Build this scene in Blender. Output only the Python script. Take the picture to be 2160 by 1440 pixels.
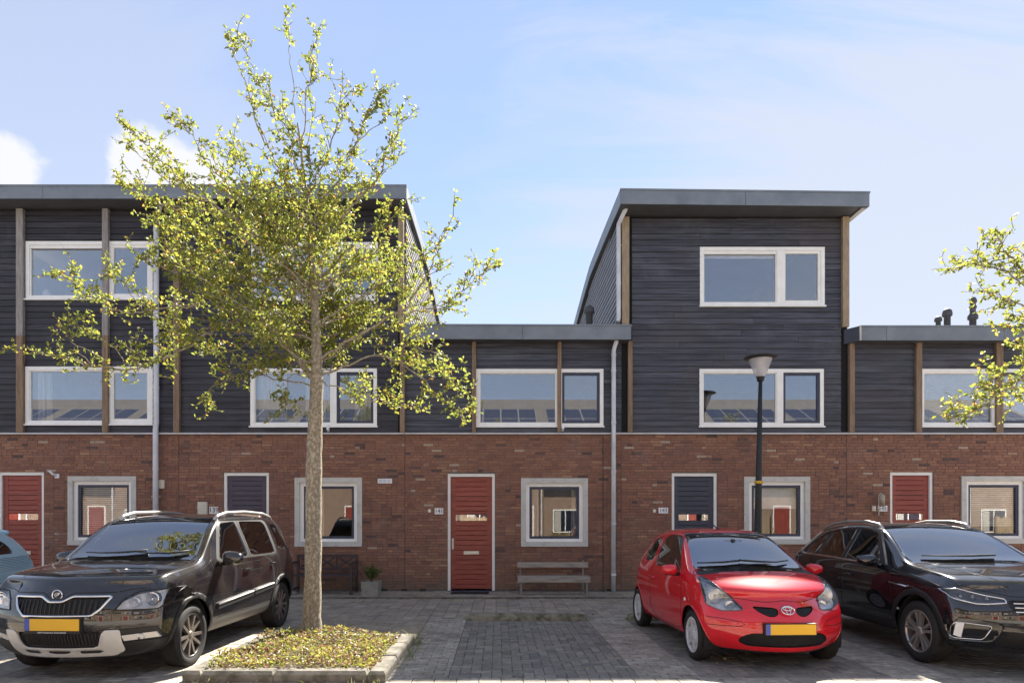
import bpy, bmesh, math, random
import numpy as np
from mathutils import Vector, Matrix
from mathutils.bvhtree import BVHTree

for o in list(bpy.data.objects): bpy.data.objects.remove(o)
SC = bpy.context.scene
COL = SC.collection
R = math.radians
rnd = random.Random(7)

# ---------------------------------------------------------------- camera, world, sun, exposure
F, CX, CY, H = 1350.0, 1050.0, 1100.0, 1.5        # focal length and principal point in photo pixels, eye height
PPM = 98.7                                        # photo pixels per metre on the facade
YF = F / PPM                                      # distance of the facade
cam = bpy.data.cameras.new('camera'); camo = bpy.data.objects.new('camera', cam); COL.objects.link(camo)
camo.location = (0, 0, H); camo.rotation_euler = (R(90), 0, 0)
cam.sensor_width = 36; cam.lens = F / 2160 * 36
cam.shift_x = (1080 - CX) / 2160; cam.shift_y = (CY - 720) / 2160
cam.clip_start = 0.1; cam.clip_end = 3000
SC.camera = camo
SC.render.resolution_x = 1024; SC.render.resolution_y = 682
SC.render.engine = 'CYCLES'
vs = SC.view_settings
vs.view_transform = 'Standard'; vs.look = 'None'; vs.gamma = 1.0; vs.use_curve_mapping = False
vs.exposure = 2.58

SUN_DIR = Vector((0.43, 0.85, 1.0)).normalized()  # towards the sun: behind the houses, to the right
SUN_EL = math.asin(SUN_DIR.z); SUN_AZ = math.atan2(SUN_DIR.x, SUN_DIR.y)
sl = bpy.data.lights.new('sun', 'SUN'); sl.energy = 3.3; sl.angle = R(0.6); sl.color = (1.0, 0.93, 0.82)
so = bpy.data.objects.new('sun', sl); COL.objects.link(so); so.location = (10, 30, 30)
so.rotation_euler = (-SUN_DIR).to_track_quat('-Z', 'Y').to_euler()

world = bpy.data.worlds.new('World'); SC.world = world; world.use_nodes = True
def build_world():
    nt = world.node_tree; N = nt.nodes; L = nt.links; N.clear()
    out = N.new('ShaderNodeOutputWorld'); bg = N.new('ShaderNodeBackground'); bg.inputs[1].default_value = 0.05
    sky = N.new('ShaderNodeTexSky'); sky.sky_type = 'NISHITA'; sky.sun_disc = False
    sky.sun_elevation = SUN_EL; sky.sun_rotation = SUN_AZ
    sky.air_density = 0.8; sky.dust_density = 0.0; sky.ozone_density = 6.0
    tc = N.new('ShaderNodeTexCoord')
    sep = N.new('ShaderNodeSeparateXYZ'); L.new(tc.outputs['Generated'], sep.inputs[0])
    def math_(op, a, b=None, clamp=False):
        m = N.new('ShaderNodeMath'); m.operation = op; m.use_clamp = clamp
        for i, v in enumerate((a, b)):
            if v is None: continue
            if isinstance(v, (int, float)): m.inputs[i].default_value = v
            else: L.new(v, m.inputs[i])
        return m.outputs[0]
    zz = math_('ADD', math_('MAXIMUM', sep.outputs[2], 0.0), 0.18)
    u = math_('DIVIDE', sep.outputs[0], zz); v = math_('DIVIDE', sep.outputs[1], zz)
    def noise(su, sv, scale, detail, rough, off):
        c = N.new('ShaderNodeCombineXYZ')
        L.new(math_('MULTIPLY', u, su), c.inputs[0]); L.new(math_('MULTIPLY', v, sv), c.inputs[1]); c.inputs[2].default_value = off
        n = N.new('ShaderNodeTexNoise'); n.inputs['Scale'].default_value = scale
        n.inputs['Detail'].default_value = detail; n.inputs['Roughness'].default_value = rough
        n.inputs['Distortion'].default_value = 0.6
        L.new(c.outputs[0], n.inputs['Vector']); return n.outputs[0]
    def ramp(x, a, b):
        m = N.new('ShaderNodeMapRange'); m.interpolation_type = 'SMOOTHSTEP'
        m.inputs[1].default_value = a; m.inputs[2].default_value = b
        L.new(x, m.inputs[0]); return m.outputs[0]
    cirrus = math_('MULTIPLY', ramp(noise(0.40, 1.5, 1.5, 7, 0.55, 3.1), 0.38, 0.70), 0.5)
    veil = math_('MULTIPLY', ramp(noise(0.8, 0.8, 0.7, 6, 0.55, 9.4), 0.40, 0.64), 0.38)
    # cumulus heaps low over the roofs
    cn = N.new('ShaderNodeTexNoise'); cn.inputs['Scale'].default_value = 14; cn.inputs['Detail'].default_value = 9; cn.inputs['Roughness'].default_value = 0.55
    L.new(tc.outputs['Generated'], cn.inputs['Vector'])
    def heap(px, py, rad):
        d = Vector(((px-CX)/F, 1, (CY-py)/F)).normalized()
        vm = N.new('ShaderNodeVectorMath'); vm.operation = 'DISTANCE'; L.new(tc.outputs['Generated'], vm.inputs[0]); vm.inputs[1].default_value = d
        return ramp(math_('ADD', math_('SUBTRACT', 1.0, math_('DIVIDE', vm.outputs['Value'], rad)), math_('MULTIPLY', math_('SUBTRACT', cn.outputs[0], 0.5), 1.6)), 0.0, 0.3)
    cum = math_('MAXIMUM', math_('MAXIMUM', heap(-30, 380, .07), heap(340, 400, .075)), heap(430, 440, .06))
    def bank(px, py, rad, amt):
        d = Vector(((px-CX)/F, 1, (CY-py)/F)).normalized()
        vm = N.new('ShaderNodeVectorMath'); vm.operation = 'DISTANCE'; L.new(tc.outputs['Generated'], vm.inputs[0]); vm.inputs[1].default_value = d
        return math_('MULTIPLY', ramp(math_('ADD', math_('SUBTRACT', 1.0, math_('DIVIDE', vm.outputs['Value'], rad)), math_('MULTIPLY', math_('SUBTRACT', streak, 0.5), 2.2)), 0.0, 0.75), amt)
    streak = noise(0.5, 1.6, 2.0, 8, 0.6, 5.7)
    banks = math_('MAXIMUM', bank(1850, 480, .58, .8), bank(40, 200, .34, .42))
    haze = math_('MULTIPLY', math_('SUBTRACT', 1.0, ramp(sep.outputs[2], 0.12, 0.62)), 0.34)
    m0 = math_('MAXIMUM', math_('MAXIMUM', cirrus, veil), banks)
    m1 = math_('SUBTRACT', 1.0, math_('MULTIPLY', math_('SUBTRACT', 1.0, math_('ADD', haze, 0.22)), math_('SUBTRACT', 1.0, m0)), True)
    mix = N.new('ShaderNodeMix'); mix.data_type = 'RGBA'
    L.new(m1, mix.inputs[0]); hs = N.new('ShaderNodeHueSaturation'); hs.inputs['Saturation'].default_value = .92; hs.inputs['Value'].default_value = .92; L.new(sky.outputs[0], hs.inputs['Color']); L.new(hs.outputs[0], mix.inputs[6]); mix.inputs[7].default_value = CLOUD
    mixb = N.new('ShaderNodeMix'); mixb.data_type = 'RGBA'; L.new(cum, mixb.inputs[0]); L.new(mix.outputs[2], mixb.inputs[6]); mixb.inputs[7].default_value = (3.2, 3.25, 3.35, 1)
    L.new(mixb.outputs[2], bg.inputs[0]); L.new(bg.outputs[0], out.inputs[0])
CLOUD = (2.6, 2.72, 2.98, 1)
build_world()

# ---------------------------------------------------------------- helpers
ORG = {}
def fx(px): return (px - CX) / PPM
def fz(py): return H + (CY - py) / PPM
def ox(px, Y): return (px - CX) * Y / F
def oz(py, Y): return H + (CY - py) * Y / F
def gp(px, py, z=0.0):
    t = (H - z) / (py - CY); return Vector(((px - CX) * t, F * t, z))

def tag(o, label=None, cat=None, group=None, kind=None):
    if label: o['label'] = label
    if cat: o['category'] = cat
    if group: o['group'] = group
    if kind: o['kind'] = kind
    return o
def thing(name, label, cat, loc, rotz=0.0, group=None, local=False):
    o = bpy.data.objects.new(name, None); COL.objects.link(o); o.empty_display_size = 0.2
    o.location = loc; o.rotation_euler = (0, 0, rotz)
    ORG[o] = Vector((0, 0, 0)) if local else Vector(loc)
    return tag(o, label, cat, group)
def link(name, me, parent=None, loc=None):
    o = bpy.data.objects.new(name, me); COL.objects.link(o)
    if parent is not None:
        o.parent = parent; ORG[o] = ORG[parent]
    else: ORG[o] = Vector((0, 0, 0))
    if loc is not None: o.location = loc
    return o

class MB:
    def __init__(s): s.v = []; s.f = []; s.m = []; s.t = []; s.sm = []; s.mi = 0; s.tone = 0.5; s.smooth = False
    def add(s, vs, fs):
        b = len(s.v); s.v.extend([tuple(p) for p in vs])
        for f in fs:
            s.f.append([b + i for i in f]); s.m.append(s.mi); s.t.append(s.tone); s.sm.append(s.smooth)
        return s
    def box(s, x0, x1, y0, y1, z0, z1):
        return s.add([(x0,y0,z0),(x1,y0,z0),(x1,y1,z0),(x0,y1,z0),(x0,y0,z1),(x1,y0,z1),(x1,y1,z1),(x0,y1,z1)],
              [(0,3,2,1),(4,5,6,7),(0,1,5,4),(1,2,6,5),(2,3,7,6),(3,0,4,7)])
    def obox(s, c, ax, ay, az, hx, hy, hz):
        c = Vector(c); ax = Vector(ax).normalized()*hx; ay = Vector(ay).normalized()*hy; az = Vector(az).normalized()*hz
        P = [c + i*ax + j*ay + k*az for k in (-1,1) for (i,j) in ((-1,-1),(1,-1),(1,1),(-1,1))]
        return s.add(P, [(0,3,2,1),(4,5,6,7),(0,1,5,4),(1,2,6,5),(2,3,7,6),(3,0,4,7)])
    def quad(s, a, b, c, d): return s.add([a,b,c,d], [(0,1,2,3)])
    def prism(s, poly, axis, a, b):       # poly: 2D points in the two other axes (x,y,z order)
        def P(p, t):
            if axis == 'x': return (t, p[0], p[1])
            if axis == 'y': return (p[0], t, p[1])
            return (p[0], p[1], t)
        n = len(poly)
        return s.add([P(p, a) for p in poly] + [P(p, b) for p in poly],
              [tuple(range(n))[::-1], tuple(range(n, 2*n))] + [(i, (i+1)%n, n+(i+1)%n, n+i) for i in range(n)])
    def tube(s, pts, r, n=8, cap=True):
        pts = [Vector(p) for p in pts]; rs = r if isinstance(r, (list, tuple)) else [r]*len(pts)
        b = []; fs = []; up = None
        for i, p in enumerate(pts):
            d = (pts[min(i+1, len(pts)-1)] - pts[max(i-1, 0)]).normalized()
            if up is None: up = Vector((0,0,1)) if abs(d.z) < .9 else Vector((1,0,0))
            a = d.cross(up).normalized(); c = a.cross(d).normalized(); up = c
            for k in range(n):
                t = 2*math.pi*k/n; b.append(p + (a*math.cos(t) + c*math.sin(t))*rs[i])
        for i in range(len(pts)-1):
            for k in range(n): fs.append((i*n+k, i*n+(k+1)%n, (i+1)*n+(k+1)%n, (i+1)*n+k))
        if cap: fs.append(tuple(range(n))[::-1]); fs.append(tuple((len(pts)-1)*n+k for k in range(n)))
        return s.add(b, fs)
    def lathe(s, prof, c=(0,0,0), axis='z', n=24, a0=0, a1=2*math.pi):
        c = Vector(c); full = abs(a1-a0-2*math.pi) < 1e-6; m = n if full else n+1; b = []; fs = []
        for (r, h) in prof:
            for k in range(m):
                t = a0 + (a1-a0)*k/n; u, w = r*math.cos(t), r*math.sin(t)
                b.append(c + (Vector((u, w, h)) if axis == 'z' else Vector((h, u, w)) if axis == 'x' else Vector((u, h, w))))
        for i in range(len(prof)-1):
            for k in range(n): fs.append((i*m+k, i*m+(k+1)%m, (i+1)*m+(k+1)%m, (i+1)*m+k))
        return s.add(b, fs)
    def mesh(s, name, mats, org=None):
        me = bpy.data.meshes.new(name)
        vv = s.v if org is None else [(p[0]-org[0], p[1]-org[1], p[2]-org[2]) for p in s.v]
        me.from_pydata(vv, [], s.f)
        for mt in (mats if isinstance(mats, (list, tuple)) else [mats]): me.materials.append(mt)
        me.polygons.foreach_set('material_index', s.m)
        me.polygons.foreach_set('use_smooth', s.sm)
        a = me.attributes.new('tone', 'FLOAT', 'FACE'); a.data.foreach_set('value', s.t)
        me.update(); return me
    def build(s, name, mats, parent=None, fix=False):
        me = s.mesh(name, mats, ORG[parent] if parent is not None else None)
        if fix:
            bm = bmesh.new(); bm.from_mesh(me); bmesh.ops.recalc_face_normals(bm, faces=bm.faces); bm.to_mesh(me); bm.free()
        return link(name, me, parent)

def text_mesh(txt, size, extrude=0.001):
    cu = bpy.data.curves.new('t', 'FONT'); cu.body = txt; cu.size = size; cu.extrude = extrude
    cu.align_x = 'CENTER'; cu.align_y = 'CENTER'
    o = bpy.data.objects.new('t', cu); COL.objects.link(o)
    dg = bpy.context.evaluated_depsgraph_get(); me = bpy.data.meshes.new_from_object(o.evaluated_get(dg))
    bpy.data.objects.remove(o); return me

# ---------------------------------------------------------------- materials
def M(name, col, rough=.6, metal=0., var=.12, vscale=3., bump=0., bscale=60., coat=0., spec=.5, col2=None, stretch=(1,1,1),
      lo=.35, hi=.65, tone=None, orand=0., detail=6, coatr=.03, rvar=0., stains=()):
    m = bpy.data.materials.new(name); m.use_nodes = True; nt = m.node_tree; N = nt.nodes; L = nt.links
    p = N['Principled BSDF']; p.inputs['Roughness'].default_value = rough; p.inputs['Metallic'].default_value = metal
    p.inputs['Specular IOR Level'].default_value = spec; p.inputs['Coat Weight'].default_value = coat; p.inputs['Coat Roughness'].default_value = coatr
    g = N.new('ShaderNodeNewGeometry'); mp = N.new('ShaderNodeMapping'); mp.inputs['Scale'].default_value = stretch
    L.new(g.outputs['Position'], mp.inputs[0]); vec = mp.outputs[0]
    if orand:
        oi = N.new('ShaderNodeObjectInfo'); va = N.new('ShaderNodeVectorMath'); va.operation = 'MULTIPLY_ADD'
        cb = N.new('ShaderNodeCombineXYZ'); L.new(oi.outputs['Random'], cb.inputs[0]); L.new(oi.outputs['Random'], cb.inputs[1])
        va.inputs[1].default_value = (37, 91, 0); L.new(cb.outputs[0], va.inputs[0]); L.new(vec, va.inputs[2]); vec = va.outputs[0]
    n = N.new('ShaderNodeTexNoise'); n.inputs['Scale'].default_value = vscale; n.inputs['Detail'].default_value = detail; n.inputs['Roughness'].default_value = .6
    L.new(vec, n.inputs['Vector'])
    mr = N.new('ShaderNodeMapRange'); mr.inputs[1].default_value = lo; mr.inputs[2].default_value = hi; L.new(n.outputs[0], mr.inputs[0])
    mx = N.new('ShaderNodeMix'); mx.data_type = 'RGBA'; L.new(mr.outputs[0], mx.inputs[0])
    if tone:
        at = N.new('ShaderNodeAttribute'); at.attribute_name = 'tone'
        cr = N.new('ShaderNodeValToRGB'); el = cr.color_ramp.elements
        el[0].position = tone[0][0]; el[0].color = (*tone[0][1], 1); el[1].position = tone[-1][0]; el[1].color = (*tone[-1][1], 1)
        for q, c in tone[1:-1]: e = el.new(q); e.color = (*c, 1)
        L.new(at.outputs['Fac'], cr.inputs[0])
        for k, s in ((6, 1-var), (7, 1+var)):
            h = N.new('ShaderNodeHueSaturation'); h.inputs['Value'].default_value = s; L.new(cr.outputs[0], h.inputs['Color']); L.new(h.outputs[0], mx.inputs[k])
    else:
        mx.inputs[6].default_value = (*[c*(1-var) for c in col], 1)
        mx.inputs[7].default_value = (*col2, 1) if col2 else (*[min(1, c*(1+var)) for c in col], 1)
    last = mx.outputs[2]
    if orand:
        hs = N.new('ShaderNodeHueSaturation'); m2 = N.new('ShaderNodeMapRange'); m2.inputs[3].default_value = 1-orand; m2.inputs[4].default_value = 1+orand
        L.new(oi.outputs['Random'], m2.inputs[0]); L.new(m2.outputs[0], hs.inputs['Value']); L.new(last, hs.inputs['Color']); last = hs.outputs[0]
    for (sc, a_, b_, sc_col, amt, ztop) in stains:        # blotches of dirt, salt or moss with their own shape
        sn = N.new('ShaderNodeTexNoise'); sn.inputs['Scale'].default_value = sc; sn.inputs['Detail'].default_value = 7; sn.inputs['Roughness'].default_value = .65; L.new(g.outputs['Position'], sn.inputs['Vector'])
        sm_ = N.new('ShaderNodeMapRange'); sm_.inputs[1].default_value = a_; sm_.inputs[2].default_value = b_; sm_.inputs[4].default_value = amt; L.new(sn.outputs[0], sm_.inputs[0]); fac = sm_.outputs[0]
        if ztop:
            sz = N.new('ShaderNodeSeparateXYZ'); L.new(g.outputs['Position'], sz.inputs[0]); mz = N.new('ShaderNodeMapRange'); mz.inputs[1].default_value = ztop; mz.inputs[2].default_value = ztop*.2; L.new(sz.outputs[2], mz.inputs[0])
            mm = N.new('ShaderNodeMath'); mm.operation = 'MULTIPLY'; L.new(fac, mm.inputs[0]); L.new(mz.outputs[0], mm.inputs[1]); fac = mm.outputs[0]
        mx2 = N.new('ShaderNodeMix'); mx2.data_type = 'RGBA'; L.new(fac, mx2.inputs[0]); L.new(last, mx2.inputs[6]); mx2.inputs[7].default_value = (*sc_col, 1); last = mx2.outputs[2]
    L.new(last, p.inputs['Base Color'])
    if rvar:
        m3 = N.new('ShaderNodeMapRange'); m3.inputs[1].default_value = lo; m3.inputs[2].default_value = hi
        m3.inputs[3].default_value = rough; m3.inputs[4].default_value = min(1, rough+rvar); L.new(n.outputs[0], m3.inputs[0]); L.new(m3.outputs[0], p.inputs['Roughness'])
    if bump:
        b = N.new('ShaderNodeBump'); b.inputs['Strength'].default_value = bump; b.inputs['Distance'].default_value = .01
        n2 = N.new('ShaderNodeTexNoise'); n2.inputs['Scale'].default_value = bscale; n2.inputs['Detail'].default_value = 5
        L.new(vec, n2.inputs['Vector']); L.new(n2.outputs[0], b.inputs['Height']); L.new(b.outputs[0], p.inputs['Normal'])
    return m
def glass(name, refl=.3, tint=(.75,.8,.8), rough=.0, gcol=(1,1,1)):
    m = bpy.data.materials.new(name); m.use_nodes = True; nt = m.node_tree; N = nt.nodes; L = nt.links
    N.remove(N['Principled BSDF']); t = N.new('ShaderNodeBsdfTransparent'); t.inputs[0].default_value = (*tint, 1)
    g = N.new('ShaderNodeBsdfGlossy'); g.inputs['Roughness'].default_value = rough; g.inputs[0].default_value = (*gcol, 1)
    fr = N.new('ShaderNodeFresnel'); fr.inputs[0].default_value = 1.5
    ad = N.new('ShaderNodeMath'); ad.operation = 'MULTIPLY_ADD'; ad.inputs[1].default_value = 1-refl; ad.inputs[2].default_value = refl; ad.use_clamp = True
    L.new(fr.outputs[0], ad.inputs[0])
    x = N.new('ShaderNodeMixShader'); L.new(ad.outputs[0], x.inputs[0]); L.new(t.outputs[0], x.inputs[1]); L.new(g.outputs[0], x.inputs[2])
    L.new(x.outputs[0], N['Material Output'].inputs[0]); return m
def frosted(name, col, tr):
    m = M(name, col, .25); nt = m.node_tree; N = nt.nodes; L = nt.links; p = N['Principled BSDF']; t = N.new('ShaderNodeBsdfTransparent'); x = N.new('ShaderNodeMixShader'); x.inputs[0].default_value = tr
    L.new(p.outputs[0], x.inputs[1]); L.new(t.outputs[0], x.inputs[2]); L.new(x.outputs[0], N['Material Output'].inputs[0]); return m
def leafmat(name, tone, trans=.5):
    m = M(name, (0,0,0), rough=.45, tone=tone, var=.15, vscale=4); nt = m.node_tree; N = nt.nodes; L = nt.links
    p = N['Principled BSDF']; src = p.inputs['Base Color'].links[0].from_socket
    tr = N.new('ShaderNodeBsdfTranslucent'); hs = N.new('ShaderNodeHueSaturation'); hs.inputs['Value'].default_value = 2.0; hs.inputs['Saturation'].default_value = .95
    L.new(src, hs.inputs['Color']); L.new(hs.outputs[0], tr.inputs[0])
    x = N.new('ShaderNodeMixShader'); x.inputs[0].default_value = trans
    L.new(p.outputs[0], x.inputs[1]); L.new(tr.outputs[0], x.inputs[2]); L.new(x.outputs[0], N['Material Output'].inputs[0]); return m

m_brick = M('brick', (0,0,0), .88, var=.16, vscale=25, bump=.5, bscale=90, tone=[(0,(0.118,0.069,0.058)),(.2,(0.220,0.105,0.073)),(.5,(0.279,0.129,0.082)),(.75,(0.325,0.160,0.097)),(.93,(0.409,0.233,0.138)),(1,(0.415,0.303,0.223))],
  stains=[(1.1,.56,.74,(.30,.235,.20),.42,0),(.8,.55,.72,(.10,.062,.052),.5,0),(2.5,.35,.6,(.15,.12,.075),.75,.55)])
m_mortar = M('mortar', (.135,.12,.118), .95, var=.25, vscale=8, bump=.4)
m_board = M('stained_board', (.062,.065,.083), .6, var=.3, vscale=2.2, stretch=(.5,1,9), col2=(.12,.126,.155), lo=.4, hi=.8, orand=.2, bump=.25, bscale=30, spec=.4, stains=[(1.3,.54,.72,(.15,.15,.165),.5,0),(.7,.5,.7,(.075,.06,.055),.5,0)])
m_sheenboard = M('sky_sheen_board', (.20,.20,.21), .55, var=.25, vscale=2.2, stretch=(1,.5,9), col2=(.30,.30,.31), lo=.4, hi=.8, orand=.12, bump=.25, bscale=30)  # flank boards: grazing sky sheen put into the colour as a paler grey
m_darkboard = M('black_stained_board', (.042,.039,.047), .6, var=.3, vscale=2.2, stretch=(.5,1,9), col2=(.075,.072,.085), lo=.4, hi=.8, orand=.2, bump=.25, bscale=30, spec=.4, stains=[(1.3,.56,.74,(.13,.13,.14),.4,0)])
m_membrane = M('membrane', (.01,.01,.011), .9)
m_post = M('post_wood', (.20,.135,.085), .8, vscale=4, stretch=(6,6,.7), col2=(.29,.20,.13), bump=.3)
m_newpost = M('fresh_wood', (.29,.215,.135), .7, vscale=5, stretch=(6,6,.8), col2=(.39,.30,.195), bump=.2)
m_greypost = M('weathered_post', (.25,.225,.21), .7, vscale=5, stretch=(6,6,.8), col2=(.34,.31,.29), bump=.2)
m_zinc = M('zinc_fascia', (.17,.195,.225), .5, var=.1, vscale=2, spec=.5, col2=(.21,.24,.27))
m_soffit = M('soffit', (.075,.075,.08), .7)
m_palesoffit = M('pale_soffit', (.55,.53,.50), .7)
m_white = M('white_frame', (.87,.86,.82), .45, var=.04, vscale=6)
m_navy = M('dark_sash', (.035,.042,.075), .45)
m_conc = M('concrete_surround', (.66,.645,.60), .85, vscale=7, col2=(.42,.405,.355), lo=.5, hi=.78, bump=.3)
m_alu = M('drip_flashing', (.52,.52,.54), .45, metal=.2)
m_doorred = M('red_door', (.25,.040,.030), .42, vscale=3, stretch=(1,1,7), col2=(.325,.068,.045), orand=.06)
m_doornavy = M('navy_door', (.045,.052,.078), .5, orand=.05)
m_doorplum = M('plum_door', (.066,.055,.082), .5, orand=.05)
m_pipe = M('grey_pipe', (.60,.62,.66), .5)
m_black = M('black_plastic', (.015,.015,.016), .55)
m_rubber = M('rubber', (.017,.016,.016), .8, bump=.2, bscale=200)
m_chrome = M('chrome', (.75,.75,.76), .12, metal=1, var=.02)
m_steel = M('brushed_steel', (.55,.54,.52), .35, metal=.8)
m_cream = M('cream_plastic', (.62,.58,.47), .5)
m_plate = M('number_plate_white', (.78,.78,.80), .4)
m_ink = M('ink', (.02,.022,.03), .6)
m_winglass = glass('window_glass', .15, (.93,.95,.96)); m_gfglass = glass('clear_window_glass', .03, (.95,.96,.96))
m_room = M('room_plaster', (.30,.29,.28), .9)
m_curtain = M('curtain', (.62,.60,.55), .9, stretch=(25,1,1), vscale=2, col2=(.40,.385,.35))
m_blind = M('blind', (.80,.79,.76), .6)
m_panel = M('solar_cell', (.02,.025,.05), .15, coat=.5)
m_dpaver = M('dark_paver', (.1,.1,.1), .85, tone=[(0,(0.158,0.144,0.127)),(.5,(0.216,0.194,0.165)),(1,(0.282,0.250,0.207))], var=.2, vscale=14, bump=.5, bscale=120, stains=[(.9,.52,.68,(.17,.155,.135),.55,0),(1.7,.60,.70,(.05,.048,.046),.6,0)])
m_lpaver = M('light_paver', (.1,.1,.1), .9, tone=[(0,(0.270,0.235,0.192)),(.5,(0.350,0.312,0.256)),(1,(0.438,0.393,0.323))], var=.22, vscale=14, bump=.5, bscale=120, stains=[(1.1,.50,.68,(.13,.115,.09),.6,0),(3,.58,.7,(.09,.085,.07),.6,0)])
m_spaver = M('footpath_paver', (.1,.1,.1), .9, tone=[(0,(0.250,0.206,0.163)),(.5,(0.322,0.269,0.210)),(1,(0.397,0.332,0.255))], var=.22, vscale=9, bump=.5, bscale=120, stains=[(.8,.48,.68,(.23,.21,.185),.6,0),(1.9,.56,.7,(.085,.078,.065),.6,0)])
m_joint = M('joint_sand', (.055,.05,.042), 1, vscale=2.3, col2=(.055,.075,.025), lo=.5, hi=.72)
m_kerb = M('kerb_concrete', (.21,.19,.16), .95, vscale=7, col2=(.075,.07,.05), lo=.42, hi=.66, bump=.5, bscale=80)
m_asphalt = M('road', (.15,.14,.13), .9, bump=.4)
m_soil = M('soil', (.06,.045,.03), 1, bump=.6, bscale=30)
# ---------------------------------------------------------------- the row of houses
BRICK_H, BRICK_J, COURSE = .050, .0112, .0612
ZB = fz(916)                     # top of the brick storey
YB = YF + 10.0
def free_intervals(a, b, cuts):
    cuts = sorted(c for c in cuts if c[1] > a and c[0] < b); out = []; p = a
    for c0, c1 in cuts:
        if c0 > p: out.append((p, c0))
        p = max(p, c1)
    if p < b: out.append((p, b))
    return out
def panel(mb, x0, x1, z0, z1, holes, ya, yb):
    xs = sorted({x0, x1, *[min(max(h[i], x0), x1) for h in holes for i in (0, 1)]})
    for a, b in zip(xs, xs[1:]):
        if b - a < 1e-5: continue
        mid = (a+b)/2
        for c, d in free_intervals(z0, z1, [(h[2], h[3]) for h in holes if h[0] < mid < h[1]]): mb.box(a, b, ya, yb, c, d)
BRICKM = {}
def brick_mesh(L, tone):
    k = (L, tone)
    if k not in BRICKM:
        mb = MB(); mb.tone = tone/11
        b = .003; x = L/2; z = BRICK_H/2
        mb.add([(-x,0+b,-z),(x,b,-z),(x,b,z),(-x,b,z),(-x+b,0,-z+b),(x-b,0,-z+b),(x-b,0,z-b),(-x+b,0,z-b),(-x,.04,-z),(x,.04,-z),(x,.04,z),(-x,.04,z)],
               [(4,5,6,7),(0,1,5,4),(1,2,6,5),(2,3,7,6),(3,0,4,7),(8,9,1,0),(9,10,2,1),(10,11,3,2),(11,8,0,3)])
        BRICKM[k] = mb.mesh('brick', m_brick)
    return BRICKM[k]
def brick_wall(parent, x0, x1, holes, seed):
    r = random.Random(seed)
    mb = MB(); panel(mb, x0+.002, x1-.002, -.2, ZB-.004, holes, YF+.009, YF+.10); wall = mb.build('brick_wall', m_mortar, parent)
    bricks = []
    nrow = int(ZB/COURSE)
    for k in range(nrow):
        zc = ZB - .008 - COURSE*(k+.5)
        cuts = [(h[0], h[1]) for h in holes if h[2] < zc < h[3]]
        for a, b in free_intervals(x0, x1, cuts):
            p = a + (0 if a > x0+.01 else r.choice([0, -.05, -.1]))
            while p < b - .02:
                L = .21 if r.random() < .74 else .10
                s0 = max(p, a) + BRICK_J/2; s1 = min(p + L + BRICK_J, b) - BRICK_J/2
                if b - s1 < .05: s1 = b - BRICK_J/2
                if s1 - s0 > .025:
                    cl = fnoise(s0, zc)
                    t = min(11, max(0, int(round(r.gauss(5.3 + cl, 1.6))))) if r.random() > .03 else r.choice([0, 0, 11])
                    bricks.append((s0, s1, zc, t))
                p = s1 + BRICK_J/2
    bricks.sort(key=lambda q: (((q[0]+q[1])/2 - .3)**2*.05 + (q[2]-2.3)**2))
    big = [q for q in bricks if abs(q[1]-q[0]-.21) < .002]
    own = set(id(q) for q in big[:300])
    rest = MB()
    for q in bricks:
        dy = r.uniform(-.0016, .0016)
        if id(q) in own:
            o = link('brick', brick_mesh(.21, q[3]), wall); o.location = Vector(((q[0]+q[1])/2, YF+dy, q[2])) - ORG[wall]
        else:
            rest.tone = q[3]/11; z0, z1 = q[2]-BRICK_H/2, q[2]+BRICK_H/2; y = YF+dy; b = .003; a0, a1 = q[0], q[1]
            rest.add([(a0,y+b,z0),(a1,y+b,z0),(a1,y+b,z1),(a0,y+b,z1),(a0+b,y,z0+b),(a1-b,y,z0+b),(a1-b,y,z1-b),(a0+b,y,z1-b),(a0,y+.04,z0),(a1,y+.04,z0),(a1,y+.04,z1),(a0,y+.04,z1)],
                     [(4,5,6,7),(0,1,5,4),(1,2,6,5),(2,3,7,6),(3,0,4,7),(8,9,1,0),(9,10,2,1),(10,11,3,2),(11,8,0,3)])
    tag(rest.build('brick', m_brick, wall), kind='stuff')
    return wall
def fnoise(x, z): return 1.1*math.sin(x*1.7+z*2.3) * math.sin(z*3.1-x*.9+1.2)

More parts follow.
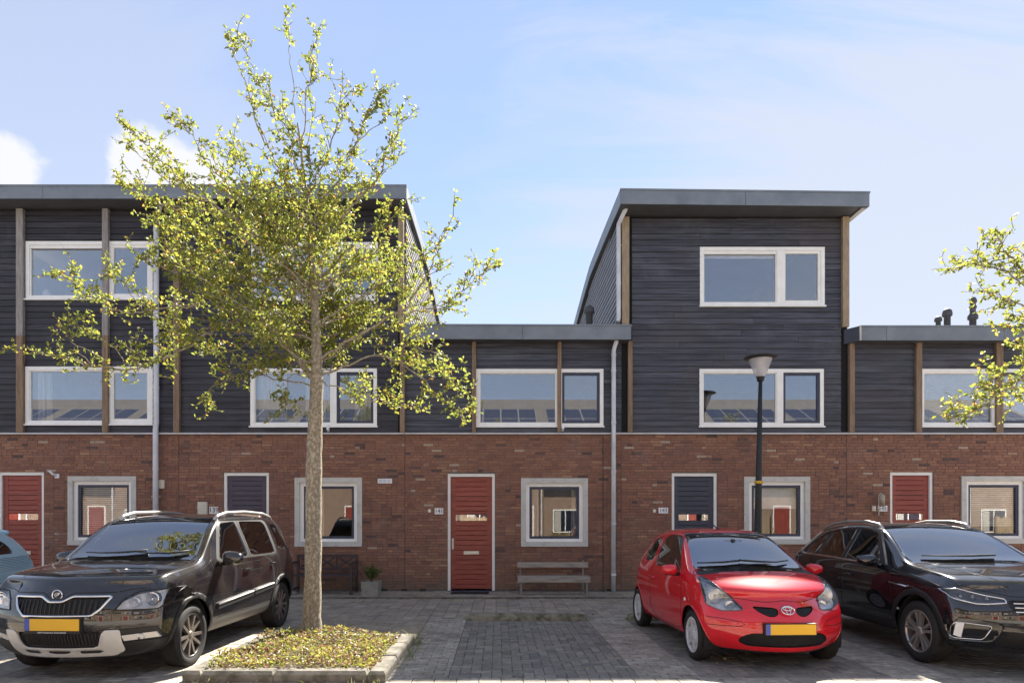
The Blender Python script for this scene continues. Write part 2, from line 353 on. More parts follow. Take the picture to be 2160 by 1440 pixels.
BH = .128
BOARDM = {}
def board_mesh(kind='b'):       # unit long weatherboard, lower edge proud
    if kind not in BOARDM:
        mb = MB(); mb.add([(0,-.026,0),(1,-.026,0),(1,-.010,BH-.005),(0,-.010,BH-.005),(0,.010,0),(1,.010,0),(1,.010,BH-.005),(0,.010,BH-.005)],
                          [(0,1,2,3),(1,5,6,2),(5,4,7,6),(4,0,3,7),(4,5,1,0),(3,2,6,7)])
        BOARDM[kind] = mb.mesh('board', {'b': m_board, 's': m_sheenboard, 'd': m_darkboard}[kind])
    return BOARDM[kind]
def cladding(parent, x0, x1, z0, z1, holes, breaks, seed, kind='b'):
    r = random.Random(seed)
    mb = MB(); panel(mb, x0+.004, x1-.004, z0, z1, holes, YF-.012, YF+.10); cl = mb.build('cladding', m_membrane, parent)
    z = z0 + .012
    while z < z1 - .02:
        hh = min(BH, z1 - z)
        cuts = [(h[0], h[1]) for h in holes if h[2] < z + hh*.5 < h[3]]
        pieces = []
        for a, b in free_intervals(x0, x1, cuts + breaks):
            if b - a < .03: continue
            if b - a > 2.2: q = a + (b-a)*r.uniform(.2,.8); pieces += [(a, q-.0015), (q+.0015, b)]
            else: pieces.append((a, b))
        for a, b in pieces:
            o = link('board', board_mesh(kind), cl); o.location = Vector((a+.001, YF-.024+r.uniform(-.002,.002), z)) - ORG[cl]
            o.scale = (b-a-.002, 1, hh/BH)
            o.rotation_euler = (r.uniform(-.006,.008), r.uniform(-.0005,.0005), 0)
        z += BH
    return cl
def sidewall(parent, x, sgn, z0, under, seed):     # boards on the flank of a tall block, sgn = direction it faces
    r = random.Random(seed)
    ys = np.linspace(YF+.05, YB, 24); mb = MB()
    for a, b in zip(ys, ys[1:]):
        xa, xb = (x, x-sgn*.1)
        mb.add([(xa,a,z0),(xa,b,z0),(xa,b,under(b)),(xa,a,under(a)),(xb,a,z0),(xb,b,z0),(xb,b,under(b)),(xb,a,under(a))],[(0,1,2,3),(5,4,7,6)])
    cl = mb.build('side_cladding', m_membrane, parent)
    z = z0
    while z < 8.5:
        ok = [y for y in np.linspace(YF+.03, YB, 120) if under(y) > z + BH*.8]
        if len(ok) < 3: break
        a, b = ok[0], ok[-1]
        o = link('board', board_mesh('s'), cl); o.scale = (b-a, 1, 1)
        if sgn < 0: o.rotation_euler = (0, 0, R(-90)); o.location = Vector((x-.012, b, z)) - ORG[cl]
        else: o.rotation_euler = (0, 0, R(90)); o.location = Vector((x+.012, a, z)) - ORG[cl]
        z += BH
    return cl

def window(parent, rect, mull=None, right_dark=True, left_dark=False, blind=None, curtain=None, topbar=False, sill=True, yy=None, gl=None, shade=None):
    x0, x1, z0, z1 = rect; fw = .075; y = YF-.055 if yy is None else yy; d = .10
    mb = MB()
    mb.box(x0, x1, y, y+d, z1-fw, z1); mb.box(x0, x1, y, y+d, z0, z0+fw*.8)
    mb.box(x0, x0+fw, y, y+d, z0+fw*.8, z1-fw); mb.box(x1-fw, x1, y, y+d, z0+fw*.8, z1-fw)
    if mull: mb.box(mull[0], mull[1], y+.001, y+d, z0+fw*.8, z1-fw)
    w = mb.build('window', m_white, parent)
    if sill: MB().box(x0-.02, x1+.02, y-.035, y+.01, z0-.03, z0-.001).build('sill', m_white, w)
    lights = [(x0+fw, mull[0] if mull else x1-fw, left_dark)] + ([(mull[1], x1-fw, right_dark)] if mull else [])
    for i, (a, b, dark) in enumerate(lights):
        za, zb = z0+fw*.8, z1-fw; s = .055 if (dark or i == 1) else .022
        mb = MB(); yy0 = y+.025
        mb.box(a, b, yy0, y+.085, zb-s, zb); mb.box(a, b, yy0, y+.085, za, za+s)
        mb.box(a, a+s, yy0, y+.085, za+s, zb-s); mb.box(b-s, b, yy0, y+.085, za+s, zb-s)
        mb.build('sash', m_navy if dark else m_white, w)
        MB().box(a+s-.004, b-s+.004, y+.052, y+.06, za+s-.004, zb-s+.004).build('pane', gl or m_winglass, w)
        if topbar and i == 0: MB().box(a+.01, b-.01, y+.004, y+.03, zb-.075, zb-.03).build('vent_strip', m_white, w)
    if blind:
        mb = MB(); n = int((z1-z0)*blind[2]/.042)
        for k in range(n):
            zz = z1-fw-.02-k*.042; mb.add([(x0+fw+.03,y+.13,zz),(x1-fw-.03,y+.13,zz),(x1-fw-.03,y+.148,zz-.030),(x0+fw+.03,y+.148,zz-.030)],[(0,1,2,3)])
        mb.build('blind', m_blind, w)
    if shade: MB().box(x0+fw+.02, (mull[0] if mull else x1-fw)-.02, y+.12, y+.124, z1-fw-(z1-z0)*shade, z1-fw).build('roller_blind', m_blind, w)
    if curtain:
        for (a, b) in curtain:
            mb = MB(); n = 40; mb.smooth = True; P = []
            for k in range(n+1):
                t = k/n; xx = a+(b-a)*t; yv = y+.22+.03*math.sin(t*(b-a)*70+math.sin(t*9)); P += [(xx+.02*math.sin(k), yv, z0-.1), (xx, yv, z1)]
            mb.add(P, [(2*k, 2*k+2, 2*k+3, 2*k+1) for k in range(n)]); mb.build('curtain', m_curtain, w)
    return w
def gf_window(parent, rect, blind=None, screen=None, curt=None):
    x0, x1, z0, z1 = rect; s = .105; y = YF-.025
    mb = MB(); mb.box(x0, x1, y, YF+.12, z1-s, z1); mb.box(x0, x1, y-.015, YF+.12, z0, z0+s)
    mb.box(x0, x0+s, y, YF+.12, z0+s, z1-s); mb.box(x1-s, x1, y, YF+.12, z0+s, z1-s)
    sur = mb.build('window_surround', m_conc, parent)
    w = window(parent, (x0+s, x1-s, z0+s, z1-s), None, left_dark=True, sill=False, yy=YF+.03, gl=m_gfglass, curtain=curt)
    if blind:
        mb = MB(); n = int((z1-z0-2*s)*blind/.042)
        for k in range(n):
            zz = z1-s-.09-k*.042; mb.add([(x0+s+.1,YF+.15,zz),(x1-s-.1,YF+.15,zz),(x1-s-.1,YF+.165,zz-.030),(x0+s+.1,YF+.165,zz-.030)],[(0,1,2,3)])
        mb.build('blind', m_blind, w)
    if screen:
        MB().box(x0+s+.08, x1-s-.08, YF+.16, YF+.166, z1-s-(z1-z0)*screen, z1-s-.06).build('roller_blind', m_blind, w)
    return w
def door(parent, rect, mat, full=False, handle_side=-1):
    x0, x1, z0, z1 = rect; y = YF+.03; fw = .07
    mb = MB(); mb.box(x0, x1, y, y+.12, z1-fw*1.1, z1); mb.box(x0, x0+fw, y, y+.12, z0, z1-fw*1.1); mb.box(x1-fw, x1, y, y+.12, z0, z1-fw*1.1)
    mb.build('door_frame', m_white, parent)
    a, b, c, d = x0+fw+.004, x1-fw-.004, z0+.03, z1-fw*1.1-.004; yd = y+.045; st = .105
    mb = MB(); mb.box(a, a+st, yd, yd+.045, c, d); mb.box(b-st, b, yd, yd+.045, c, d); mb.box(a+st, b-st, yd+.02, yd+.045, c, d)
    dr = mb.build('door', mat, parent)
    n = 23; ph = (d-c)/n
    for k in range(n):
        za, zb = c+k*ph+.004, c+(k+1)*ph-.004
        if k in (14,):
            MB().box(a+st+.004, b-st-.004, yd+.012, yd+.018, za-.002, zb+.03).build('pane', m_winglass, dr); continue
        if k == 15: za += .035
        g = .004
        mb = MB(); mb.add([(a+st,yd+.018,za-g),(b-st,yd+.018,za-g),(b-st,yd+.018,zb+g),(a+st,yd+.018,zb+g),(a+st,yd+.004,za+g),(b-st,yd+.004,za+g),(b-st,yd+.004,zb-g),(a+st,yd+.004,zb-g)],
                          [(4,5,6,7),(0,1,5,4),(1,2,6,5),(2,3,7,6),(3,0,4,7)])
        mb.build('plank', mat, dr)
    zt = c + 19*ph
    MB().box(a, b, yd-.002, yd+.004, zt-.003, zt+.003).build('transom_joint', m_black, dr)
    hx = a+.045 if handle_side < 0 else b-.045
    mb = MB(); mb.prism([(hx+.022*math.cos(t)*1.0, 1.03+(.10*math.copysign(1,math.sin(t)) if abs(math.sin(t))>.01 else 0)+.022*math.sin(t)) for t in np.linspace(0, 2*math.pi, 17)[:-1]], 'y', yd-.012, yd+.002)
    mb.tube([(hx, yd-.01, 1.06), (hx, yd-.05, 1.06), (hx+.05*(-handle_side)*.4, yd-.055, 1.06)], .016, 8)
    mb.build('handle', m_cream, dr, fix=True)
    xm = (a+b)/2
    mb = MB(); mb.box(xm-.165, xm+.165, yd-.008, yd+.006, .80, .875); ls = mb.build('letter_slot', m_cream, dr)
    MB().box(xm-.135, xm+.135, yd-.012, yd-.0085, .822, .853).build('flap', m_steel, ls)
    MB().box(x0-.01, x1+.01, y-.05, y+.12, z0-.06, z0).build('threshold', m_navy, parent)
    return dr
def number_plate(parent, px0, px1, py0, py1, txt):
    x0, x1, z0, z1 = fx(px0), fx(px1), fz(py1), fz(py0)
    p = MB().box(x0, x1, YF-.014, YF-.003, z0, z1).build('house_number_plate', m_plate, parent)
    me = text_mesh(txt, (z1-z0)*.92); me.materials.append(m_ink); o = link('digits', me, p)
    o.location = Vector(((x0+x1)/2, YF-.0155, (z0+z1)/2)) - ORG[p]; o.rotation_euler = (R(90), 0, 0)
def downpipe(parent, pts, r=.05, straps=()):
    mb = MB(); mb.smooth = True; mb.tube(pts, r, 12); p = mb.build('downpipe', m_pipe, parent)
    for z in straps:
        q = min(pts, key=lambda t: abs(t[2]-z))
        for a, b in zip(pts, pts[1:]):
            lo, hi = sorted((a[2], b[2]))
            if lo <= z <= hi and hi-lo > .3: q = (a[0], a[1])
        mb = MB(); mb.smooth = False; mb.lathe([(r,-.02),(r+.007,-.02),(r+.007,.02),(r,.02)], (q[0], q[1], z), 'z', 12); mb.build('bracket', m_pipe, p)
    return p
def vent(parent, x, y, z, h, r, kind):
    mb = MB(); mb.smooth = True
    prof = [(r, 0), (r, h*.72), (r*1.45, h*.74), (r*1.55, h*.8), (r*1.35, h*.92), (r*.5, h), (.001, h)]
    if kind == 2: prof = [(r,0),(r,h*.45),(r*1.5,h*.47),(r*1.5,h*.55),(r*.85,h*.62),(r*.85,h*.72),(r*1.1,h*.74),(r*1.1,h*.78),(r*.85,h*.8),(r*.85,h*.86),(r*1.15,h*.88),(r*1.15,h*.92),(r*.8,h),(.001,h)]
    mb.lathe(prof, (x, y, z), 'z', 16); return mb.build('vent_pipe', m_ventgrey, parent)
m_ventgrey = M('vent_grey', (.07,.072,.08), .6)
CURVE = [(0,0),(2.4,.12),(4.4,.19),(5.6,.06),(8.2,-.28),(11.5,-1.2)]
def curve(d):
    for (a, za), (b, zb) in zip(CURVE, CURVE[1:]):
        if d <= b:
            t = (d-a)/(b-a); return za+(zb-za)*t
    return CURVE[-1][1]
def roof_slab(parent, x0, x1, yf, zb0, zt0, zb1, zt1, cur, seams, name='roof'):
    mb = MB(); ds = np.linspace(0, 10.9, 30)
    P = []
    for d in ds:
        c = cur(d); P += [(x0+.02, yf+.02+d, zb0+.01+c), (x1-.02, yf+.02+d, zb1+.01+c), (x1-.02, yf+.02+d, zt1-.01+c), (x0+.02, yf+.02+d, zt0-.01+c)]
    fs = [(0,1,2,3)] + [((i*4)+a, (i*4)+b, (i*4)+4+b, (i*4)+4+a) for i in range(len(ds)-1) for a, b in ((1,0),(2,1),(3,2),(0,3))]
    mb.add(P, fs); rf = mb.build(name, m_soffit, parent, fix=True)
    xs = [x0] + list(seams) + [x1]
    for a, b in zip(xs, xs[1:]):
        t0, t1 = (a-x0)/(x1-x0), (b-x0)/(x1-x0)
        mb = MB(); g = .004
        zA, zB_ = zb0+(zb1-zb0)*t0, zb0+(zb1-zb0)*t1; uA, uB = zt0+(zt1-zt0)*t0, zt0+(zt1-zt0)*t1
        mb.add([(a+g,yf,zA),(b-g,yf,zB_),(b-g,yf,uB-.035),(a+g,yf,uA-.035),(a+g,yf+.018,zA),(b-g,yf+.018,zB_),(b-g,yf+.018,uB-.035),(a+g,yf+.018,uA-.035)],
               [(0,1,2,3),(1,5,6,2),(5,4,7,6),(4,0,3,7),(4,5,1,0),(3,2,6,7)]); mb.build('fascia_panel', m_zinc, rf)
    mb = MB(); mb.add([(x0-.008,yf-.012,zt0-.034),(x1+.008,yf-.012,zt1-.034),(x1+.008,yf-.012,zt1),(x0-.008,yf-.012,zt0),(x0-.008,yf+.06,zt0-.034),(x1+.008,yf+.06,zt1-.034),(x1+.008,yf+.06,zt1),(x0-.008,yf+.06,zt0)],
           [(0,1,2,3),(1,5,6,2),(5,4,7,6),(4,0,3,7),(4,5,1,0),(3,2,6,7)]); mb.build('edge_cap', m_zinc, rf)
    return rf
def side_fascia(rf, x, sgn, yf, zb, zt, cur):
    ds = np.linspace(.02, 10.9, 30); mb = MB(); P = []
    for d in ds:
        c = cur(d); P += [(x, yf+d, zb+c), (x, yf+d, zt+c), (x-sgn*.018, yf+d, zt+c), (x-sgn*.018, yf+d, zb+c)]
    mb.add(P, [((i*4)+a, (i*4)+b, (i*4)+4+b, (i*4)+4+a) for i in range(len(ds)-1) for a, b in ((0,1),(1,2),(2,3),(3,0))] + [(0,1,2,3)])
    mb.build('side_fascia', m_zinc, rf, fix=True)
def shell(parent, x0, x1, ztop, floors):
    mb = MB(); y0 = YF+.12
    mb.box(x0+.006, x0+.1, y0, YB-.1, -.1, ztop); mb.box(x1-.1, x1-.006, y0, YB-.1, -.1, ztop); mb.box(x0+.006, x1-.006, YB-.1, YB, -.1, ztop)
    for z in floors: mb.box(x0+.101, x1-.101, y0, YB-.101, z-.2, z)
    mb.box(x0+.101, x1-.101, YF+4.5, YF+4.6, 0, ztop-.25)
    return mb.build('inner_shell', m_room, parent)

YT, YL = 13.12, 13.33
def rc(px0, px1, py0, py1): return (fx(px0), fx(px1), fz(py1), fz(py0))
def post(parent, px0, px1, zt, zb, mat, yb=.115):
    MB().box(fx(px0), fx(px1), YF-yb, YF-.03, zb, zt).build('post', mat, parent)

def house(name_label, px0, px1, tall, rects, seed, dmat, gfw, dr, number, posts, z_top, corner_fix=0):
    x0, x1 = fx(px0), fx(px1)
    h = thing('row_house', name_label, 'house', ((x0+x1)/2, YF, 0))
    dh = (dr[0]+.012, dr[1]-.012, -.3, dr[3]-.012); gh = (gfw[0]+.03, gfw[1]-.03, gfw[2]+.03, gfw[3]-.03)
    brick_wall(h, x0, x1, [dh, gh], seed)
    ups = [(r[0]+.02, r[1]-.02, r[2]+.02, r[3]-.02) for r in rects]
    brk = [(fx(p[0])-.002, fx(p[1])+.002) for p in posts if p[4]]
    cladding(h, x0, x1, ZB+.03, z_top, ups, brk, seed+1, 'd' if px1 < 860 else 'b')
    MB().box(x0+.003, x1-.003, YF-.075, YF+.05, ZB-.002, ZB+.03).build('drip_flashing', m_alu, h)
    for (a, b, zt, zb, _, mt) in posts: post(h, a, b, zt, zb, mt)
    shell(h, x0, x1, z_top-.02, [0.0, 2.95] + ([5.7] if tall else []))
    door(h, dr, dmat)
    return h
ZP = ZB+.032
# --- 137
r_a, r_b = rc(57,325,774,895), rc(58,325,511,632)
h137 = house('tall dark-clad terraced house with red door and row of wooden posts', -95, 377, True, [r_a, r_b], 11, m_doorred, rc(144,288,1004,1149), (fx(-6), fx(93), .03, fz(994)), '',
   [(42,56,fz(710)-.001,ZP,True,m_post),(42,56,fz(445),fz(710),True,m_greypost),(222,234,fz(710)-.001,ZP,True,m_post),(222,234,fz(445),fz(710),True,m_greypost)], fz(446))
window(h137, r_a, (fx(222),fx(236)), right_dark=False, curtain=[(fx(68),fx(100)),(fx(300),fx(322))]); window(h137, r_b, (fx(222),fx(236)), right_dark=False, topbar=True)
gf_window(h137, rc(144,288,1004,1149), blind=.9)
# --- 139
r_a, r_b = rc(530,796,778,899), rc(532,798,513,634)
h139 = house('tall dark-clad terraced house with plum door, numbered 139', 377, 854, True, [r_a, r_b], 21, m_doorplum, rc(622,764,1007,1152), (fx(470), fx(568), .03, fz(995)), '139',
   [(371,383,fz(445),ZP,True,m_post),(841,853,fz(445),fz(690),True,m_newpost),(845,855,fz(691),ZP,True,m_post)], fz(446))
window(h139, r_a, (fx(699),fx(711)), curtain=[(fx(540),fx(600)),(fx(640),fx(690)),(fx(745),fx(790))]); window(h139, r_b, (fx(699),fx(711)), right_dark=False, topbar=True, shade=.45)
gf_window(h139, rc(622,764,1007,1152), curt=[(fx(650),fx(676))])
number_plate(h139, 442, 461, 1068, 1083, '139')
# --- 141
r_a = rc(1004,1272,779,899)
h141 = house('low terraced house with red door, numbered 141, between two tall blocks', 854, 1310, False, [r_a], 31, m_doorred, rc(1099,1240,1008,1152), (fx(943), fx(1045), .03, fz(997)), '141',
   [(996,1004.5,fz(724),ZP,True,m_post),(1175,1183,fz(724),ZP,True,m_post)], fz(724))
window(h141, r_a, (fx(1173),fx(1185)), left_dark=False); gf_window(h141, rc(1099,1240,1008,1152), curt=[(fx(1122),fx(1136)),(fx(1208),fx(1216))])
number_plate(h141, 917, 935, 1071, 1084, '141')
# --- 143
r_a, r_b = rc(1474,1735,779,899), rc(1475,1737,523,646)
h143 = house('tall dark-clad terraced house with navy door, numbered 143', 1310, 1786, True, [r_a, r_b], 41, m_doornavy, rc(1569,1708,1005,1147), (fx(1416), fx(1514), .03, fz(996)), '143',
   [(1310.5,1325,fz(462),fz(692),True,m_newpost),(1323,1332,fz(722),ZP,True,m_post),(1772,1785.5,fz(462),fz(692),True,m_newpost)], fz(462))
window(h143, r_a, (fx(1637),fx(1650))); window(h143, r_b, (fx(1637),fx(1650)), right_dark=False, topbar=True, shade=.10)
gf_window(h143, rc(1569,1708,1005,1147), screen=.40)
number_plate(h143, 1389, 1409, 1070, 1082, '143')
# --- 145
r_a = rc(1938,2206,779,899)
h145 = house('low terraced house with red door, numbered 145, and venetian blinds', 1786, 2262, False, [r_a], 51, m_doorred, rc(2027,2170,1004,1146), (fx(1877), fx(1970), .03, fz(994)), '145',
   [(1786.5,1797,fz(726),ZP,True,m_post),(1926,1938,fz(726),ZP,True,m_post),(2094,2108,fz(726),ZP,True,m_post)], fz(726))
window(h145, r_a, (fx(2093),fx(2109)), blind=(0,0,.92)); gf_window(h145, rc(2027,2170,1004,1146), blind=.72)
number_plate(h145, 1851, 1871, 1066, 1078, '145')
for h, px in ((h137, 328), (h141, 1272)):
    MB().box(fx(px)-.006, fx(px)+.006, YF-.004, YF+.03, 0, ZB-.01).build('expansion_joint', m_black, h)

# --- roofs
flat = lambda d: .004*d
xe = ox(857, 13.147)
zbL, ztL = oz(418.6, 13.147), oz(389.5, 13.147)
xm_ = fx(377)
rf = roof_slab(h137, fx(-95)-.6, xm_, 13.147, zbL, ztL, zbL, ztL, curve, [ox(89,13.147)]); tag(rf)
rf = roof_slab(h139, xm_+.002, xe, 13.147, zbL, ztL, zbL, ztL, curve, [ox(600,13.147)]); side_fascia(rf, xe+.002, 1, 13.147, zbL, ztL+.002, curve)
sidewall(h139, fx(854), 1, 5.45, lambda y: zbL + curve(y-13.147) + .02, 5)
xl, xr = ox(1309, 13.1), ox(1834.5, 13.1)
z0, z1, z2, z3 = oz(429.8,13.1), oz(397.5,13.1), oz(435,13.1), oz(404,13.1)
rf = roof_slab(h143, xl, xr, 13.1, z0, z1, z2, z3, curve, [ox(1573,13.1)]); side_fascia(rf, xl-.002, -1, 13.1, z0, z1+.002, curve); side_fascia(rf, xr+.002, 1, 13.1, z2, z3+.002, curve)
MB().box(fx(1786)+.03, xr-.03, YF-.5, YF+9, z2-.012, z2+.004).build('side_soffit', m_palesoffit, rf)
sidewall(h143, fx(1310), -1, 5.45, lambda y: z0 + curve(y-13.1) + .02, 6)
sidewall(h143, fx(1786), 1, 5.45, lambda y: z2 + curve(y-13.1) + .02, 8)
zl0, zl1 = oz(714.5, YL), oz(683, YL)
rf141 = roof_slab(h141, fx(854)+.03, ox(1332,YL), YL, zl0, zl1, zl0-.012, zl1-.012, flat, [ox(1102,YL)])
zr0, zr1 = oz(717.5, YL), oz(686, YL)
xa = ox(1817, YL)
rf145 = roof_slab(h145, xa, fx(2262)+.4, YL, zr0, zr1, zr0, zr1, flat, [ox(1870,YL), ox(2118,YL)])
mb = MB(); xb = fx(1786)-.09
mb.prism([(xb, YF-.06), (xa-.004, YL+.0), (xa-.004, YL+.02), (xa-.03, YF+.4), (xb, YF+.0)], 'z', zr0, zr1-.004); mb.build('fascia_return', M('dark_fascia', (.05,.056,.075), .5), rf145, fix=True)
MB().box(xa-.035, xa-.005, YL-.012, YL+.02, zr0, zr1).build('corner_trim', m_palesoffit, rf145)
def solar(parent, x0, x1, y, z, n):
    w = (x1-x0)/n
    for k in range(n):
        mb = MB(); t = R(12); c = Vector((x0+(k+.5)*w, y, z)); ax = (1,0,0); ay = (0, math.cos(t), math.sin(t)); az = (0,-math.sin(t),math.cos(t))
        mb.mi = 0; mb.obox(c, ax, ay, az, w/2-.01, .82, .018); mb.mi = 1; mb.obox(c+Vector(az)*.02, ax, ay, az, w/2-.04, .79, .004)
        mb.build('solar_panel', [m_steel, m_panel], parent)
solar(rf141, fx(870)+.3, fx(1270), YL+1.6, zl1+.02, 4)
solar(rf145, fx(1860), fx(2262), YL+2.9, zr1+.12, 5)
vent(rf141, ox(1243,14.2), 14.2, zl1-.02, .70, .075, 1)
vent(rf145, ox(2052,14.2), 14.2, zr1-.02, .90, .068, 2); vent(rf145, ox(1998,14.2), 14.2, zr1-.02, .66, .066, 1); vent(rf145, ox(1979,14.0), 14.0, zr1-.02, .42, .05, 1)
# --- downpipes
yp = YF-.14
downpipe(h139, [(fx(345),YF-.16,fz(432)),(fx(345),YF-.16,fz(447)),(fx(337),yp,fz(465)),(fx(337),yp,fz(880)),(fx(337),yp,fz(893)),(fx(334.5),yp+.02,fz(908)),(fx(334.5),yp+.02,fz(925)),(fx(334.5),yp+.02,.05)], .054, [fz(492),fz(560),fz(690),fz(820),fz(990),fz(1100)])
downpipe(h141, [(fx(1297),YF-.2,fz(719)),(fx(1296),YF-.2,fz(727)),(fx(1292),yp,fz(742)),(fx(1292),yp,fz(900)),(fx(1291.5),yp,.03)], .047, [fz(752),fz(785),fz(893),fz(995),fz(1104),fz(1210)])
downpipe(h143, [(fx(1317),YF-.35,fz(441)),(fx(1317),YF-.35,fz(448)),(fx(1304),YF-.06,fz(476)),(fx(1304),YF-.06,fz(600)),(fx(1304),YF-.06,fz(672)),(fx(1301),YF-.10,fz(681))], .048, [fz(520),fz(600)])
# --- small fittings on the walls
def fit(parent, name, px0, px1, py0, py1, d, mat, y0=.003): return MB().box(fx(px0), fx(px1), YF-y0-d, YF-y0, fz(py1), fz(py0)).build(name, mat, parent)
g = fit(h139, 'vent_grille', 797, 827, 1009, 1019, .012, m_plate)
for k in range(3): MB().box(fx(799.5+9*k), fx(806.5+9*k), YF-.017, YF-.0155, fz(1017), fz(1011)).build('grille_slot', m_pipe, g)
for h, a in ((h141, 903), (h143, 1377)):
    b = fit(h, 'doorbell', a, a+6, 1073.5, 1080, .018, m_steel); MB().lathe([(.001,-.026),(.012,-.026),(.012,-.0215)], (fx(a+3), YF, fz(1076.8)), 'y', 12).build('button', m_plate, b)
b = fit(h139, 'outdoor_light', 420, 439, 1058, 1084, .07, m_cream)
for k in range(3): MB().box(fx(423), fx(436), YF-.078, YF-.0735, fz(1064+6*k+2), fz(1064+6*k)).build('louvre', m_conc, b)
fit(h139, 'meter_box', 326, 331, 1012, 1030, .07, m_cream); fit(h139, 'junction_box', 338, 348.5, 1012, 1030, .06, m_cream)
mb = MB(); mb.box(fx(117), fx(126), YF-.03, YF-.003, fz(1008), fz(999)); mb.tube([(fx(121),YF-.03,fz(1003)),(fx(119),YF-.12,fz(1000)),(fx(114),YF-.16,fz(993))], .025, 8); mb.build('flag_holder', m_plate, h137)
for h, px, py in ((h139, 695, 898), (h141, 1186, 897)):
    mb = MB(); mb.box(fx(px-2), fx(px+2), YF-.10, YF-.075, fz(py+13), fz(py)); mb.tube([(fx(px),YF-.10,fz(py+10)),(fx(px),YF-.17,fz(py+8))], .025, 8); mb.build('flag_bracket', m_plate, h)
b = MB(); b.smooth = True; b.lathe([(.001,0),(.055,0),(.06,.22),(.03,.26),(.001,.27)], (fx(1851), YF-.16, fz(1068)), 'z', 16)
lp = b.build('wall_lantern', M('smoked_glass', (.33,.28,.2), .2, coat=.5), h145)
mb = MB(); mb.tube([(fx(1842),YF-.01,fz(1073)),(fx(1846),YF-.14,fz(1073)),(fx(1846),YF-.14,fz(1044)),(fx(1850),YF-.16,fz(1040))], .012, 6); mb.tube([(fx(1846),YF-.14,fz(1073)),(fx(1846),YF-.12,fz(1087))], .014, 6); mb.box(fx(1838),fx(1846),YF-.03,YF-.003,fz(1077),fz(1066)); mb.build('lantern_arm', m_steel, lp)
for h, px in ((h139, 805), (h139, 846.5), (h141, 870), (h141, 890), (h141, 1280)):
    a = max(px, 855.5 if h is h141 else 0)
    if px == 870: a = 886
    if px == 890: continue
    fit(h, 'air_brick', a, a+12, 1241, 1249, .004, m_black)

# --- things standing on window sills
def sill_thing(name, label, cat, x, z, prof, mat, y=None):
    m_ = MB(); m_.smooth = True; m_.lathe(prof, (x, YF+.16 if y is None else y, z), 'z', 16); tag(m_.build(name, mat), label, cat)
m_vase = M('pale_vase', (.62,.60,.56), .3)
sill_thing('vase', 'pale round vase inside the upper window of the house with wooden posts', 'vase', fx(91), fz(624), [(.001,0),(.05,0),(.085,.06),(.08,.11),(.04,.15),(.045,.17)], m_vase, YF+.12)
# ---------------------------------------------------------------- ground, paving
Y_FRONT, Y_BACK, Y_STOEP = 6.17, 9.95, 12.5
mb = MB(); mb.quad((-400,-400,-.05),(400,-400,-.05),(400,600,-.05),(-400,600,-.05)); tag(mb.build('ground', m_asphalt), kind='structure')
PAV = {}
def paver_mesh(L, W, mat, tone):
    k = (L, W, mat.name, tone)
    if k not in PAV:
        mb = MB(); mb.tone = tone/7; x, y, b = L/2-.0025, W/2-.0025, .004
        mb.add([(-x,-y,-.03),(x,-y,-.03),(x,y,-.03),(-x,y,-.03),(-x,-y,-b),(x,-y,-b),(x,y,-b),(-x,y,-b),(-x+b,-y+b,0),(x-b,-y+b,0),(x-b,y-b,0),(-x+b,y-b,0)],
               [(8,9,10,11),(4,5,9,8),(5,6,10,9),(6,7,11,10),(7,4,8,11),(0,1,5,4),(1,2,6,5),(2,3,7,6),(3,0,4,7)])
        PAV[k] = mb.mesh('paver', mat)
    return PAV[k]
def inframe(x, y): 
    px = CX + x*F/y; py = CY + H*F/y
    return -30 < px < 2190 and py < 1460
